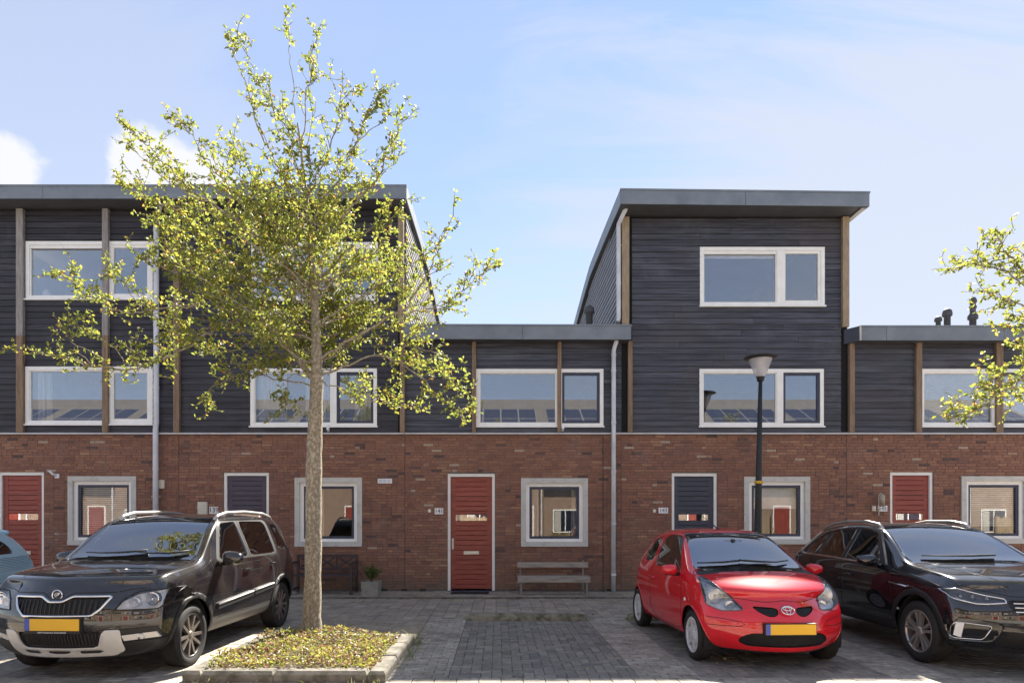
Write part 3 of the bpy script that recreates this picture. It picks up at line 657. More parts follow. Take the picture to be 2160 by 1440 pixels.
def pave(name, x0, x1, y0, y1, mat, pattern, seed, L=.21, W=.105, z=0.0, own=300):
    r = random.Random(seed)
    mb = MB(); mb.quad((x0,y0,z-.009),(x1,y0,z-.009),(x1,y1,z-.009),(x0,y1,z-.009)); st = tag(mb.build(name, m_joint), kind='structure')
    items = []
    if pattern == 'herring':
        nx, ny = int((x1-x0)/W)+2, int((y1-y0)/W)+2
        for i in range(-1, nx):
            for j in range(-1, ny):
                k = (i-j) % 4
                if k == 0: items.append((x0+(i+1)*W, y0+(j+.5)*W, 0))
                elif k == 3: items.append((x0+(i+.5)*W, y0+(j+1)*W, 1))
    elif pattern == 'rows':
        j = 0; y = y0
        while y < y1-.01:
            x = x0 - (L/2 if j % 2 else 0)
            while x < x1: items.append((x+L/2, y+W/2, 0)); x += L
            y += W; j += 1
    elif pattern == 'columns':
        j = 0; x = x0
        while x < x1-.01:
            y = y0 - (L/2 if j % 2 else 0)
            while y < y1: items.append((x+W/2, y+L/2, 1)); y += L
            x += W; j += 1
    keep = []
    for (cx, cy, rot) in items:
        hx, hy = (L/2, W/2) if not rot else (W/2, L/2)
        a, b, c, d = max(cx-hx, x0), min(cx+hx, x1), max(cy-hy, y0), min(cy+hy, y1)
        if b-a < .03 or d-c < .03: continue
        keep.append((a, b, c, d, rot, (b-a) > 2*hx-.001 and (d-c) > 2*hy-.001))
    keep.sort(key=lambda q: (not (q[5] and inframe((q[0]+q[1])/2, max(q[2], .5))), q[2]))
    rest = MB()
    for n, (a, b, c, d, rot, full) in enumerate(keep):
        dz = r.gauss(0, .0014); t = min(7, max(0, int(round(r.gauss(3.5, 1.8)))))
        if n < own and full:
            o = link('paver', paver_mesh(L, W, mat, t), st, ((a+b)/2, (c+d)/2, z+dz)); o.rotation_euler = (r.gauss(0,.006), r.gauss(0,.006), math.pi/2 if rot else 0)
        else:
            rest.tone = t/7; g = .0025; bb = .004; a += g; b -= g; c += g; d -= g; s = r.gauss(0,.001); u = r.gauss(0,.001)
            zt = z+dz
            rest.add([(a,c,z-.03),(b,c,z-.03),(b,d,z-.03),(a,d,z-.03),(a,c,zt-bb),(b,c,zt-bb+s),(b,d,zt-bb+s+u),(a,d,zt-bb+u),(a+bb,c+bb,zt),(b-bb,c+bb,zt+s),(b-bb,d-bb,zt+s+u),(a+bb,d-bb,zt+u)],
                     [(8,9,10,11),(4,5,9,8),(5,6,10,9),(6,7,11,10),(7,4,8,11),(0,1,5,4),(1,2,6,5),(2,3,7,6),(3,0,4,7)])
    if rest.f: tag(rest.build('paver', mat, st), kind='stuff')
    return st
BAYS = [(-10.25,-8.4), (-7.8,-5.95), (-5.35,-3.5), (-.48,1.37), (1.97,3.82), (4.42,6.27)]
PLX0, PLX1, PLY0, PLY1 = -2.95, -1.05, 5.98, 8.02
PRX0, PRX1 = 6.87, 8.7
for i, (a, b) in enumerate(BAYS): pave('parking_bay', a, b, Y_FRONT, Y_BACK, m_dpaver, 'herring', 60+i, own=300 if i > 1 else 0)
edges = [(-8.4,-7.8), (-5.95,-5.35), (-3.5,PLX0+.01), (PLX1-.01,-.48), (1.37,1.97), (3.82,4.42), (6.27,PRX0), (8.7,11)]
for i, (a, b) in enumerate(edges): pave('bay_divider', a, b, Y_FRONT, Y_BACK, m_lpaver, 'rows', 80+i, own=300 if 1 < i < 7 else 0)
for a, b in ((PLX0+.01, PLX1-.01), (PRX0, PRX1)): pave('paved_verge', a, b, 8.0, Y_BACK, m_spaver, 'rows', 91)
pave('footpath', -12, 13, Y_BACK, Y_STOEP, m_spaver, 'columns', 95, L=.21, W=.21)
pave('road_edge', -9, 9, Y_FRONT-.42, Y_FRONT, m_lpaver, 'columns', 96, L=.21, W=.21, own=60)
pave('road', -9, 9, 3.6, Y_FRONT-.42, m_spaver, 'rows', 97, own=0)
mb = MB(); mb.quad((-60,-9,-.012),(60,-9,-.012),(60,3.6,-.012),(-60,3.6,-.012)); tag(mb.build('street', M('street_paving', (.33,.31,.28), .9, vscale=5, bump=.4)), kind='structure')
pave('stoop_paving', -12, 13, Y_STOEP+.07, YF-.01, m_spaver, 'rows', 98, L=.30, W=.30, z=.02)
mb = MB(); st = tag(MB().box(-12, 13, Y_STOEP, Y_STOEP+.06, -.04, .012).build('edging', m_joint), kind='structure')
x = -12
while x < 13:
    MB().box(x+.004, x+.996, Y_STOEP-.005, Y_STOEP+.066, -.03, .03+rnd.uniform(-.003,.003)).build('edging_stone', m_kerb, st); x += 1.0
# ---------------------------------------------------------------- planting bed with kerbs
def kerb_piece(mb, x0, x1, y0, y1, z1, b=.03):
    mb.add([(x0,y0,-.03),(x1,y0,-.03),(x1,y1,-.03),(x0,y1,-.03),(x0,y0,z1-b),(x1,y0,z1-b),(x1,y1,z1-b),(x0,y1,z1-b),(x0+b*.7,y0+b,z1),(x1-b*.7,y0+b,z1),(x1-b*.7,y1-b*.5,z1),(x0+b*.7,y1-b*.5,z1)],
           [(8,9,10,11),(4,5,9,8),(5,6,10,9),(6,7,11,10),(7,4,8,11),(0,1,5,4),(1,2,6,5),(2,3,7,6),(3,0,4,7)])
def bed(x0, x1, y0, y1, label, seed, n, cover_label):
    r = random.Random(seed); kw, z = .17, .105
    t = thing('planting_bed', label, 'planter', ((x0+x1)/2, (y0+y1)/2, 0))
    MB().box(x0+kw-.01, x1-kw+.01, y0+kw-.01, y1-kw+.01, -.04, .075).build('soil', m_soil, t)
    xs = [x0+kw+.002, (x0+x1)/2-.1, x1-kw-.002]
    for a, b in zip(xs, xs[1:]):
        for yy in (y0, y1-kw):
            m = MB(); kerb_piece(m, a+.003, b-.003, yy, yy+kw, z+r.uniform(-.004,.004)); m.build('kerb_stone', m_kerb, t)
    ys = [y0, y0+.72, y0+1.42, y1]
    for a, b in zip(ys, ys[1:]):
        for xx in (x0, x1-kw):
            m = MB(); kerb_piece(m, xx, xx+kw, a+.003, b-.003, z+r.uniform(-.004,.004)); m.build('kerb_stone', m_kerb, t)
    m = MB()
    for k in range(n):
        x, y = r.uniform(x0+kw-.02, x1-kw+.03), r.uniform(y0+kw-.04, y1-kw+.02)
        if math.sin(x*9+1.3*math.sin(y*7))*math.sin(y*8+x*3) > .55 and r.random() < .8: continue
        hgt = .10 + .05*math.sin(x*6)*math.sin(y*5+1) + (.10*max(0, 1-math.hypot(x-(x0+.75), y-(y1-.35))/.5))
        zz = .07 + r.random()**.7*hgt
        leaf(m, r, Vector((x, y, zz)), Vector((r.gauss(0,1), r.gauss(0,1), r.uniform(-.1,.9))).normalized(), r.choice([r.uniform(.018,.035), r.uniform(.03,.06)]), .6)
    g = m.build('groundcover', m_cover); tag(g, cover_label, 'groundcover', kind='stuff')
    return t
def leaf(m, r, p, d, L, wr=.55):
    side = d.cross(Vector((r.gauss(0,1), r.gauss(0,1), r.gauss(0,1)))).normalized(); nrm = d.cross(side)
    m.tone = r.random(); w = L*wr*.5; mid = p + d*L*.5 + nrm*L*.08
    m.add([p, mid+side*w-nrm*L*.1, p+d*L, mid-side*w-nrm*L*.1, mid], [(0,4,1),(1,4,2),(2,4,3),(3,4,0)])
m_cover = leafmat('groundcover_leaf', [(0,(.15,.075,.045)),(.4,(.21,.13,.06)),(.5,(.15,.16,.03)),(.8,(.24,.25,.035)),(1,(.36,.35,.06))], .35)
bed(PLX0, PLX1, PLY0, PLY1, 'concrete-kerbed planting bed at the foot of the tree', 3, 7000, 'low yellow-green and brown groundcover filling the kerbed bed')
bed(PRX0, PRX1, PLY0, PLY1, 'concrete-kerbed planting bed beyond the black crossover', 4, 1500, 'groundcover in the bed beyond the black crossover')
# grass tufts along kerbs and joints
m_grass = leafmat('grass_blade', [(0,(.30,.25,.13)),(.5,(.20,.21,.06)),(1,(.12,.17,.04))], .3)
def tuft(name, pts, label):
    m = MB(); r = random.Random(len(pts)+5)
    for (x, y, n, h, sp) in pts:
        for k in range(n):
            p = Vector((x+r.gauss(0,sp), y+r.gauss(0,sp), -.002)); d = Vector((r.gauss(0,.45), r.gauss(0,.45), 1)).normalized(); L = h*r.uniform(.4,1.1); w = .003
            s = d.cross(Vector((r.gauss(0,1),r.gauss(0,1),0))).normalized()*w; m.tone = r.random()
            q = p+d*L*.6; e = p+d*L+Vector((d.x,d.y,-.2))*L*.4
            m.add([p-s, p+s, q+s*.8, q-s*.8, e], [(0,1,2,3),(3,2,4)])
    tag(m.build(name, m_grass), label, 'grass', kind='stuff')
r_ = random.Random(5)
tuft('grass', [(PLX1+.05+r_.random()*.05, 7.0+.12*k, r_.randint(3,14), r_.uniform(.04,.16), .03) for k in range(9)] + [(PLX1+.05, 7.85, 30, .3, .04)], 'dry grass tufts growing along the planting bed kerb')
pts = []
for k in range(90):
    x, y = r_.uniform(-.45,1.3), r_.uniform(6.2,9.6)
    pts.append((round(x/.105)*.105-.48%.105, y, 3, .018, .008))
for k in range(60): pts.append((r_.uniform(-6,6), Y_STOEP-.03, r_.randint(1,6), r_.uniform(.02,.06), .03))
for k in range(30): pts.append((r_.uniform(-3,-1), PLY0-.04, r_.randint(1,5), r_.uniform(.02,.08), .03))
pts += [(-1.65, 12.75, 60, .10, .06), (-.42, 9.83, 20, .08, .05), (1.4, 9.8, 20, .06, .05), (2.0, 9.75, 40, .09, .06)]
tuft('weeds', pts, 'small weeds sprouting from paving joints in front of the houses')
# fallen leaves
m = MB(); r = random.Random(77)
for k in range(260):
    x, y = r.uniform(-4.5, 4), r.choice([r.uniform(12.0,12.55), r.uniform(6.2,12.5)])
    if PLX0 < x < PLX1 and y < PLY1: continue
    leaf(m, r, Vector((x, y, .012)), Vector((r.gauss(0,1), r.gauss(0,1), .1)).normalized(), r.uniform(.025,.05), .6)
tag(m.build('leaf_litter', leafmat('dry_leaf', [(0,(.25,.16,.07)),(1,(.40,.33,.10))], .2)), 'scattered fallen leaves on the paving', 'leaf litter', kind='stuff')
# wheel stops
def wheel_stop(x0, x1, y, label):
    mb = MB(); n = 14; P = []; r = random.Random(int(x0*10)); prof = [(-.12,-.01),(-.11,.05),(-.07,.095),(0,.11),(.07,.095),(.11,.05),(.12,-.01)]
    xs = [x0+(x1-x0)*k/n for k in range(n+1)]
    for i, x in enumerate(xs):
        s = .75 if i in (0, n) else 1
        for (a, b) in prof: P.append((x, y+a*s, b*s+r.uniform(-.004,.004)))
    m_ = len(prof); mb.smooth = True
    mb.add(P, [(i*m_+j, i*m_+j+1, (i+1)*m_+j+1, (i+1)*m_+j) for i in range(n) for j in range(m_-1)] + [tuple(range(m_))[::-1], tuple(n*m_+j for j in range(m_))])
    o = mb.build('wheel_stop', m_stop, None, fix=True); tag(o, label, 'wheel stop')
m_stop = M('mossy_concrete', (.27,.245,.18), .95, vscale=9, col2=(.075,.075,.035), lo=.45, hi=.66, bump=.8, bscale=50)
wheel_stop(-.45, 1.36, Y_BACK-.14, 'mossy concrete wheel stop at the head of the empty parking bay')
wheel_stop(2.0, 3.75, Y_BACK-.10, 'mossy concrete wheel stop behind the red hatchback')
wheel_stop(-5.3, -3.55, Y_BACK-.05, 'mossy concrete wheel stop behind the muddy black car')
# ---------------------------------------------------------------- street furniture
def wood_bench():
    Yb = 13.1
    t = thing('bench', 'weathered grey plank bench with thin steel legs beside the red door 141', 'bench', (ox(1168,Yb), Yb, .02))
    m_old = M('weathered_plank', (.44,.385,.32), .85, vscale=3, stretch=(1,6,6), col2=(.22,.19,.155), lo=.42, hi=.75, bump=.4)
    m_leg = M('rusty_leg', (.25,.23,.20), .7)
    X = lambda p, y: ox(p, y)
    MB().box(X(1091,13.55), X(1240,13.55), 13.50, 13.535, oz(1196,13.5), oz(1185,13.5)).build('backrest', m_old, t)
    for k in range(2): MB().box(X(1092,12.95), X(1245,12.95), 12.92+.2*k, 13.10+.2*k, oz(1220,12.95)-.012, oz(1217,12.95)+.012).build('seat_plank', m_old, t)
    MB().box(X(1092,12.95)+.002, X(1245,12.95)-.002, 12.905, 12.919, oz(1227,12.95), oz(1216.5,12.95)).build('front_rail', m_old, t)
    for p in (1099, 1236):
        x = X(p, 13.1)
        MB().box(x-.018, x+.018, 12.94, 12.975, .02, oz(1227,12.95)).build('leg', m_leg, t)
        MB().box(x-.015, x+.015, 13.54, 13.57, .02, oz(1181,13.5)).build('leg', m_leg, t)
        MB().box(x-.01, x+.01, 12.975, 13.54, .05, .075).build('foot_bar', m_leg, t)
    MB().box(X(1099,13.1)+.02, X(1236,13.1)-.02, 12.95, 12.965, .05, .07).build('stretcher', m_leg, t)
wood_bench()
def dark_bench():
    m_d = M('dark_stained_wood', (.055,.035,.035), .6)
    y0, y1 = 12.95, 13.5
    t = thing('garden_bench', 'dark brown wooden garden bench with crossed backrest behind the tree trunk', 'bench', (ox(683,13.2), 13.2, .02))
    xa, xb = ox(617,y0), ox(740,y0); xc, xd = ox(632,y1), ox(749,y1)
    xa, xb = ox(620,13.2), ox(746,13.2); zt = oz(1168,y1); zs = oz(1212,y0)
    for x in (xa, xb):
        MB().box(x-.025, x+.025, y0, y0+.05, .02, zs+.22).build('leg', m_d, t); MB().box(x-.025, x+.025, y1-.05, y1, .02, zt).build('leg', m_d, t)
        MB().box(x-.03, x+.03, y0-.02, y1-.05, zs+.221, zs+.25).build('armrest', m_d, t); MB().box(x-.015, x+.015, y0+.05, y1-.05, .10, .14).build('stretcher', m_d, t)
    for k in range(5): MB().box(xa+.026, xb-.026, y0+.01+k*.095, y0+.09+k*.095, zs-.03, zs).build('seat_slat', m_d, t)
    MB().box(xa+.026, xb-.026, y1-.045, y1-.01, zt-.06, zt-.002).build('top_rail', m_d, t); MB().box(xa+.026, xb-.026, y1-.045, y1-.01, zs+.06, zs+.11).build('bottom_rail', m_d, t)
    n = 3; w = (xb-xa-.05)/n
    for k in range(n):
        a, b = xa+.025+k*w, xa+.025+(k+1)*w; za, zb = zs+.112, zt-.062
        if k: MB().box(a-.015, a+.015, y1-.04, y1-.015, za, zb).build('back_post', m_d, t)
        for (p, q) in (((a+.03,za),(b-.03,zb)), ((a+.03,zb),(b-.03,za))):
            d = Vector((q[0]-p[0],0,q[1]-p[1])); mb = MB(); yy = y1-.035 if p[1] == za else y1-.022
            mb.obox(((p[0]+q[0])/2, yy, (za+zb)/2), d, (0,1,0), d.cross(Vector((0,1,0))), d.length/2-.01, .006, .018); mb.build('cross_brace', m_d, t)
dark_bench()
def pot():
    Y = 12.85; xa, xb = ox(761.5,Y-.15), ox(799,Y-.15); w = (xb-xa)
    t = thing('planter_pot', 'square concrete planter pot standing beside the dark garden bench', 'pot', ((xa+xb)/2, Y, .02))
    z1 = oz(1226, Y-.15); mb = MB(); b = .012
    x0, x1, y0, y1 = xa, xb, Y-w/2, Y+w/2
    mb.add([(x0+.02,y0+.02,.02),(x1-.02,y0+.02,.02),(x1-.02,y1-.02,.02),(x0+.02,y1-.02,.02),(x0,y0,z1),(x1,y0,z1),(x1,y1,z1),(x0,y1,z1),(x0+.03,y0+.03,z1),(x1-.03,y0+.03,z1),(x1-.03,y1-.03,z1),(x0+.03,y1-.03,z1),(x0+.03,y0+.03,z1-.04),(x1-.03,y0+.03,z1-.04),(x1-.03,y1-.03,z1-.04),(x0+.03,y1-.03,z1-.04)],
           [(3,2,1,0),(0,1,5,4),(1,2,6,5),(2,3,7,6),(3,0,4,7),(4,5,9,8),(5,6,10,9),(6,7,11,10),(7,4,8,11),(8,9,13,12),(9,10,14,13),(10,11,15,14),(11,8,12,15)])
    mb.build('pot_body', M('pot_concrete', (.36,.34,.30), .9, vscale=8, col2=(.24,.23,.20)), t)
    MB().box(x0+.031, x1-.031, y0+.031, y1-.031, z1-.09, z1-.03).build('soil', m_soil, t)
    s = thing('shrub', 'small green leafy shrub growing in the square concrete pot', 'shrub', ((xa+xb)/2, Y, z1-.03))
    r = random.Random(9); m = MB(); st = MB(); c = Vector(((xa+xb)/2, Y, z1))
    for k in range(26):
        d = Vector((r.gauss(0,.45), r.gauss(0,.45), 1)).normalized(); L = r.uniform(.16,.36); e = c+d*L; st.tube([c-Vector((0,0,.04)), c+d*L*.5, e], [.005,.004,.002], 4)
        for j in range(26):
            p = c+d*L*r.uniform(.3,1); leaf(m, r, p, (d+Vector((r.gauss(0,.8),r.gauss(0,.8),r.gauss(0,.4)))).normalized(), r.uniform(.04,.07), .5)
    st.build('stem', M('shrub_stem', (.12,.09,.05), .9), s)
    tag(m.build('foliage', leafmat('shrub_leaf', [(0,(.05,.08,.02)),(1,(.13,.17,.04))], .3), s), kind='stuff')
pot()
mb = MB(); xa, xb = ox(951,13.25), ox(1031,13.25)
mb.box(xa, xb, 13.1, 13.5, .021, .036); o = mb.build('doormat', M('doormat', (.018,.018,.02), 1, bump=1, bscale=300)); tag(o, 'black doormat lying in front of the red door 141', 'doormat')
def street_lamp():
    Y = 12.0; bx = ox(1596, Y); t = thing('street_lamp', 'black street lamp with conical clear shade and flat hat behind the red car', 'street lamp', (bx, Y, 0))
    top = Vector((ox(1604, Y), Y, oz(803, Y))); base = Vector((bx, Y, -.02))
    m_p = M('mossy_black_pole', (.022,.022,.024), .6, vscale=30, col2=(.075,.085,.045), lo=.58, hi=.72)
    mb = MB(); mb.smooth = True
    mb.tube([base, base.lerp(top, .22), base.lerp(top, .225), base.lerp(top, .5), top], [.085,.082,.072,.058,.034], 16); mb.build('pole', m_p, t)
    c = top; s = Y/F
    mb = MB(); mb.smooth = True; mb.lathe([(.034,-.02),(.06,.0),(.072,.06),(.078,.075)], c, 'z', 20); mb.build('collar', m_black, t)
    mb = MB(); mb.smooth = True; mb.lathe([(.085,.075),(.125,.17),(.17,.29),(.205,.38),(.21,.40)], c, 'z', 28); mb.build('lamp_shade', frosted('lamp_shade_acrylic', (.72,.70,.72), .45), t)
    mb = MB(); mb.smooth = True; mb.lathe([(.001,.06),(.05,.07),(.06,.2),(.085,.33),(.10,.40),(.001,.41)], c, 'z', 20); mb.build('reflector', M('reflector', (.62,.6,.6), .35, metal=.3), t)
    mb = MB(); mb.smooth = True; mb.lathe([(.001,.402),(.19,.405),(.285,.425),(.30,.437),(.29,.447),(.2,.47),(.12,.478),(.001,.48)], c, 'z', 32); mb.build('hat', M('lamp_hat', (.03,.03,.032), .55), t)
    z = oz(1017, Y); mb = MB(); mb.smooth = True; mb.lathe([(.074,-.028),(.0765,-.028),(.0765,.028),(.074,.028)], (base.lerp(top, (z+.02)/(top.z+.02)).x, Y, z), 'z', 20); mb.build('yellow_tag', M('yellow_tag', (.70,.42,.03), .5), t)
street_lamp()
# ---------------------------------------------------------------- row across the street (it shows in the windows and car paint)
m_obrick = bpy.data.materials.new('brick_far'); m_obrick.use_nodes = True
def _ob():
    nt = m_obrick.node_tree; N = nt.nodes; L = nt.links; p = N['Principled BSDF']; p.inputs['Roughness'].default_value = .9
    g = N.new('ShaderNodeNewGeometry'); sp = N.new('ShaderNodeSeparateXYZ'); L.new(g.outputs['Position'], sp.inputs[0]); cb = N.new('ShaderNodeCombineXYZ')
    L.new(sp.outputs[0], cb.inputs[0]); L.new(sp.outputs[2], cb.inputs[1])
    b = N.new('ShaderNodeTexBrick'); b.inputs['Scale'].default_value = 1; b.inputs['Brick Width'].default_value = .22; b.inputs['Row Height'].default_value = .0612; b.inputs['Mortar Size'].default_value = .006
    b.inputs['Color1'].default_value = (.36,.25,.18,1); b.inputs['Color2'].default_value = (.28,.185,.135,1); b.inputs['Mortar'].default_value = (.2,.18,.17,1)
    L.new(cb.outputs[0], b.inputs[0]); L.new(b.outputs[0], p.inputs['Base Color'])
_ob()
def far_house(x0, x1, k=0):
    Y = -8.0; t = thing('house_across_street', 'brick terraced house with solar panels across the street, seen in window reflections', 'house', ((x0+x1)/2, Y, 0), group='houses across the street')
    E, RZ = 6.3, 9.0
    mb = MB(); mb.prism([(Y,-.1),(Y,E),(Y-5,RZ-.1),(Y-10,E),(Y-10,-.1)], 'x', x0+.01, x1-.01); mb.build('wall', m_obrick, t, fix=True)
    n = Vector((0, 2.7, 5)).normalized(); tdir = Vector((0,-5,2.7)).normalized()
    rf = MB(); rf.obox((( x0+x1)/2, Y-2.3, E+1.35+.06), (1,0,0), tdir, n, (x1-x0)/2, 3.0, .05); rf.obox(((x0+x1)/2, Y-7.7, E+1.35+.06), (1,0,0), Vector((0,5,2.7)), Vector((0,-2.7,5)), (x1-x0)/2, 3.0, .05)
    ro = rf.build('roof', M('far_roof', (.09,.085,.085), .8), t)
    for q_ in range(4):
        for j in range(2):
            w = (x1-x0-.6)/4; c = Vector((x0+.3+(q_+.5)*w, Y, E)) + tdir*(1.2+1.75*j) + n*.2
            mb = MB(); mb.mi = 0; mb.obox(c, (1,0,0), tdir, n, w/2-.01, .84, .015); mb.mi = 1
            mb.obox(c+n*.016, (1,0,0), tdir, n, w/2-.04, .81, .003); mb.build('solar_panel', [m_steel, m_panel], ro)
    if k % 2: 
        for j in range(14): MB().box(x0+.02+j*.335, x0+.33+j*.335, Y+.005, Y+.03, 2.9, 6.2).build('cladding_board', m_darkboard, t)
    if k % 3 == 0:
        fe = thing('garden_fence', 'slatted wooden garden fence across the street, seen in window reflections', 'fence', (x0+1.2, Y+1.6, 0), group='fences across the street')
        for j in range(16): MB().box(x0+j*.155, x0+.145+j*.155, Y+1.6, Y+1.62, .05, 1.75+.05*math.sin(j*2.3)).build('slat', m_newpost, fe)
        for j in (0, 2.4): MB().box(x0+j, x0+j+.08, Y+1.621, Y+1.70, 0, 1.85).build('post', m_post, fe)
    MB().tube([(x0+4.6, Y+.08, .02), (x0+4.6, Y+.08, 6.2)], .045, 8).build('downpipe', m_pipe, t)
    for (a, b, c, d) in ((.5,1.9,.9,2.2),(.4,3.1,3.7,4.9),(3.5,4.4,3.7,4.9)):
        mb = MB(); mb.box(x0+a, x0+b, Y, Y+.04, c, d); w = mb.build('window', m_white, t); MB().box(x0+a+.08, x0+b-.08, Y+.041, Y+.05, c+.08, d-.08).build('pane', m_panel, w); MB().box(x0+(a+b)/2-.03, x0+(a+b)/2+.03, Y+.0505, Y+.058, c+.08, d-.08).build('mullion', m_white, w); MB().box(x0+a+.1, x0+a+.1+(b-a)*.25, Y+.0505, Y+.054, c+.1, d-.1).build('curtain', m_curtain, w)
    mb = MB(); mb.box(x0+3.2, x0+4.2, Y, Y+.04, 0, 2.4); f = mb.build('door', m_white, t); MB().box(x0+3.28, x0+4.12, Y+.041, Y+.06, .03, 2.32).build('door_leaf', m_doorred, f)
def far_hedge(x0, x1, k):
    r = random.Random(300+k); m = MB()
    for _ in range(900): leaf(m, r, Vector((r.uniform(x0,x1), -6.9+r.uniform(-.25,.25), r.uniform(0,1.0+.25*math.sin(x0+k)))), Vector((r.gauss(0,1),r.gauss(0,1),r.gauss(.3,1))).normalized(), r.uniform(.09,.16), .6)
    t = thing('hedge', 'clipped green hedge in front of the houses across the street', 'hedge', ((x0+x1)/2, -6.9, 0), group='hedges across the street')
    m.build('foliage', m_cover, t)
for k in range(-6, 7):
    if k % 2: far_hedge(k*4.75-2.0, k*4.75+.6, k)
for k in range(-6, 7): far_house(k*4.75-2.2, k*4.75+2.55, k)
# ---------------------------------------------------------------- trees
m_bark = M('bark', (.24,.20,.145), .95, vscale=34, stretch=(1,1,.7), col2=(.44,.39,.30), lo=.45, hi=.66, bump=1.2, bscale=45)
m_twig = M('twig_bark', (.17,.14,.10), .9)
m_leaf = leafmat('tree_leaf', [(0,(.09,.11,.018)),(.3,(.14,.17,.025)),(.7,(.20,.22,.03)),(.93,(.29,.255,.03)),(1,(.32,.17,.035))], .5)
def catmull(pts, n=6):
    out = []
    P = [pts[0]] + pts + [pts[-1]]
    for i in range(1, len(P)-2):
        for k in range(n):
            t = k/n; a, b, c, d = P[i-1], P[i], P[i+1], P[i+2]
            out.append(.5*((2*b)+(c-a)*t+(2*a-5*b+4*c-d)*t*t+(3*b-a-3*c+d)*t**3))
    return out + [pts[-1]]
def make_tree(label, base, Yt, trunk, limbs, extra, seed, leaf_n=1.0):
    r = random.Random(seed)
    t = thing('street_tree', label, 'tree', base)
    def P(px, py, dy=0.0): Y = Yt+dy; return Vector((ox(px, Y), Y, oz(py, Y)))
    tp = [Vector(base)-Vector((0,0,.05))] + [P(a, b) for a, b, _ in trunk[1:]]; tr = [w for _, _, w in trunk]
    c = catmull(tp, 5); rr = np.interp(np.linspace(0, len(tr)-1, len(c)), range(len(tr)), tr)
    rr = [q*(1+.05*math.sin(i*2.1)+r.uniform(-.03,.03)) for i, q in enumerate(rr)]
    mb = MB(); mb.smooth = True; mb.tube(c, list(rr), 14); mb.build('trunk', m_bark, t)
    lm = MB(); lm.smooth = True; tw = MB(); lf = MB()
    def leaves_along(pts, dens):
        for a, b in zip(pts, pts[1:]):
            d = (b-a); L = d.length; n = max(1, int(L*dens*leaf_n + r.random()))
            for k in range(n):
                p = a+d*r.random()
                dd = (d.normalized()*.5 + Vector((r.gauss(0,.75), r.gauss(0,.75), r.gauss(-.05,.6)))).normalized()
                st = p + dd*r.uniform(0,.006); leaf(lf, r, st, dd, r.uniform(.034,.066), .60)
    def twig(p, d, L, depth=0):
        pts = [p]; q = p.copy(); dd = d.copy(); n = 4
        for k in range(n):
            dd = (dd + Vector((r.gauss(0,.22), r.gauss(0,.22), r.gauss(.05,.2)))).normalized(); q = q+dd*L/n; pts.append(q.copy())
        tw.tube(pts, [.0048*(1-.17*k) for k in range(n+1)] if depth == 0 else [.003]*(n+1), 4, cap=False)
        leaves_along(pts[1:], 50)
        if depth < 1:
            for k in range(r.randint(1, 3)):
                s = pts[r.randint(1, n)]; twig(s, (dd*.4+Vector((r.gauss(0,.6), r.gauss(0,.6), r.gauss(.15,.5)))).normalized(), L*r.uniform(.35,.7), depth+1)
    def limb(pts, r0, bare, dens):
        c = catmull(pts, 5)
        for i in range(1, len(c)-1): c[i] = c[i] + Vector((r.gauss(0,.014), r.gauss(0,.02), r.gauss(0,.014)))
        n = len(c); rr = [max(.0035, r0*.78*(1-i/(n-1))**.8) for i in range(n)]
        lm.tube(c, rr, 7)
        tot = sum((b-a).length for a, b in zip(c, c[1:])); acc = 0
        for a, b in zip(c, c[1:]):
            L = (b-a).length; f = acc/tot; acc += L
            if f < bare: continue
            k = int(L*dens*1.9+r.random())
            for _ in range(k):
                p = a.lerp(b, r.random()); dd = ((b-a).normalized()*r.uniform(.2,.9) + Vector((r.gauss(0,.65), r.gauss(0,.65), r.gauss(.2,.55)))).normalized()
                twig(p, dd, r.uniform(.16,.55)*(1.0-.45*f))
            if f > .55: leaves_along([a, b], 45)
    for (pts, r0, dy, bare, dens) in limbs:
        if pts[-1][1] < 300: dens *= .72
        n = len(pts); limb([P(a, b, dy*(i/(n-1))**1.1) for i, (a, b) in enumerate(pts)], r0, bare, dens)
    for k in range(extra[0]):
        z = r.uniform(*extra[1]); px = np.interp(z, [p[1] for p in trunk[::-1]], [p[0] for p in trunk[::-1]])
        s = P(px, z); an = r.choice([-1,1])*r.uniform(35,145); L = r.uniform(.5, 1.0)*extra[2]*np.interp(z, [extra[1][0], sum(extra[1])/2, extra[1][1]], [.55, 1.0, .9])
        d = Vector((math.cos(R(an))*.9, math.sin(R(an)), r.uniform(.1,.9))).normalized()
        pts = [s, s+d*L*.35+Vector((0,0,-.05)), s+d*L*.7+Vector((r.gauss(0,.12),r.gauss(0,.12),.06)), s+d*L+Vector((r.gauss(0,.15),r.gauss(0,.15),.15))]
        limb(pts, r.uniform(.012,.024), .15, extra[3])
    lm.build('limb', m_bark, t); tw.build('twigs', m_twig, t)
    tag(lf.build('crown', m_leaf, t), kind='stuff')
    return t
tb = gp(656, 1340, .08)
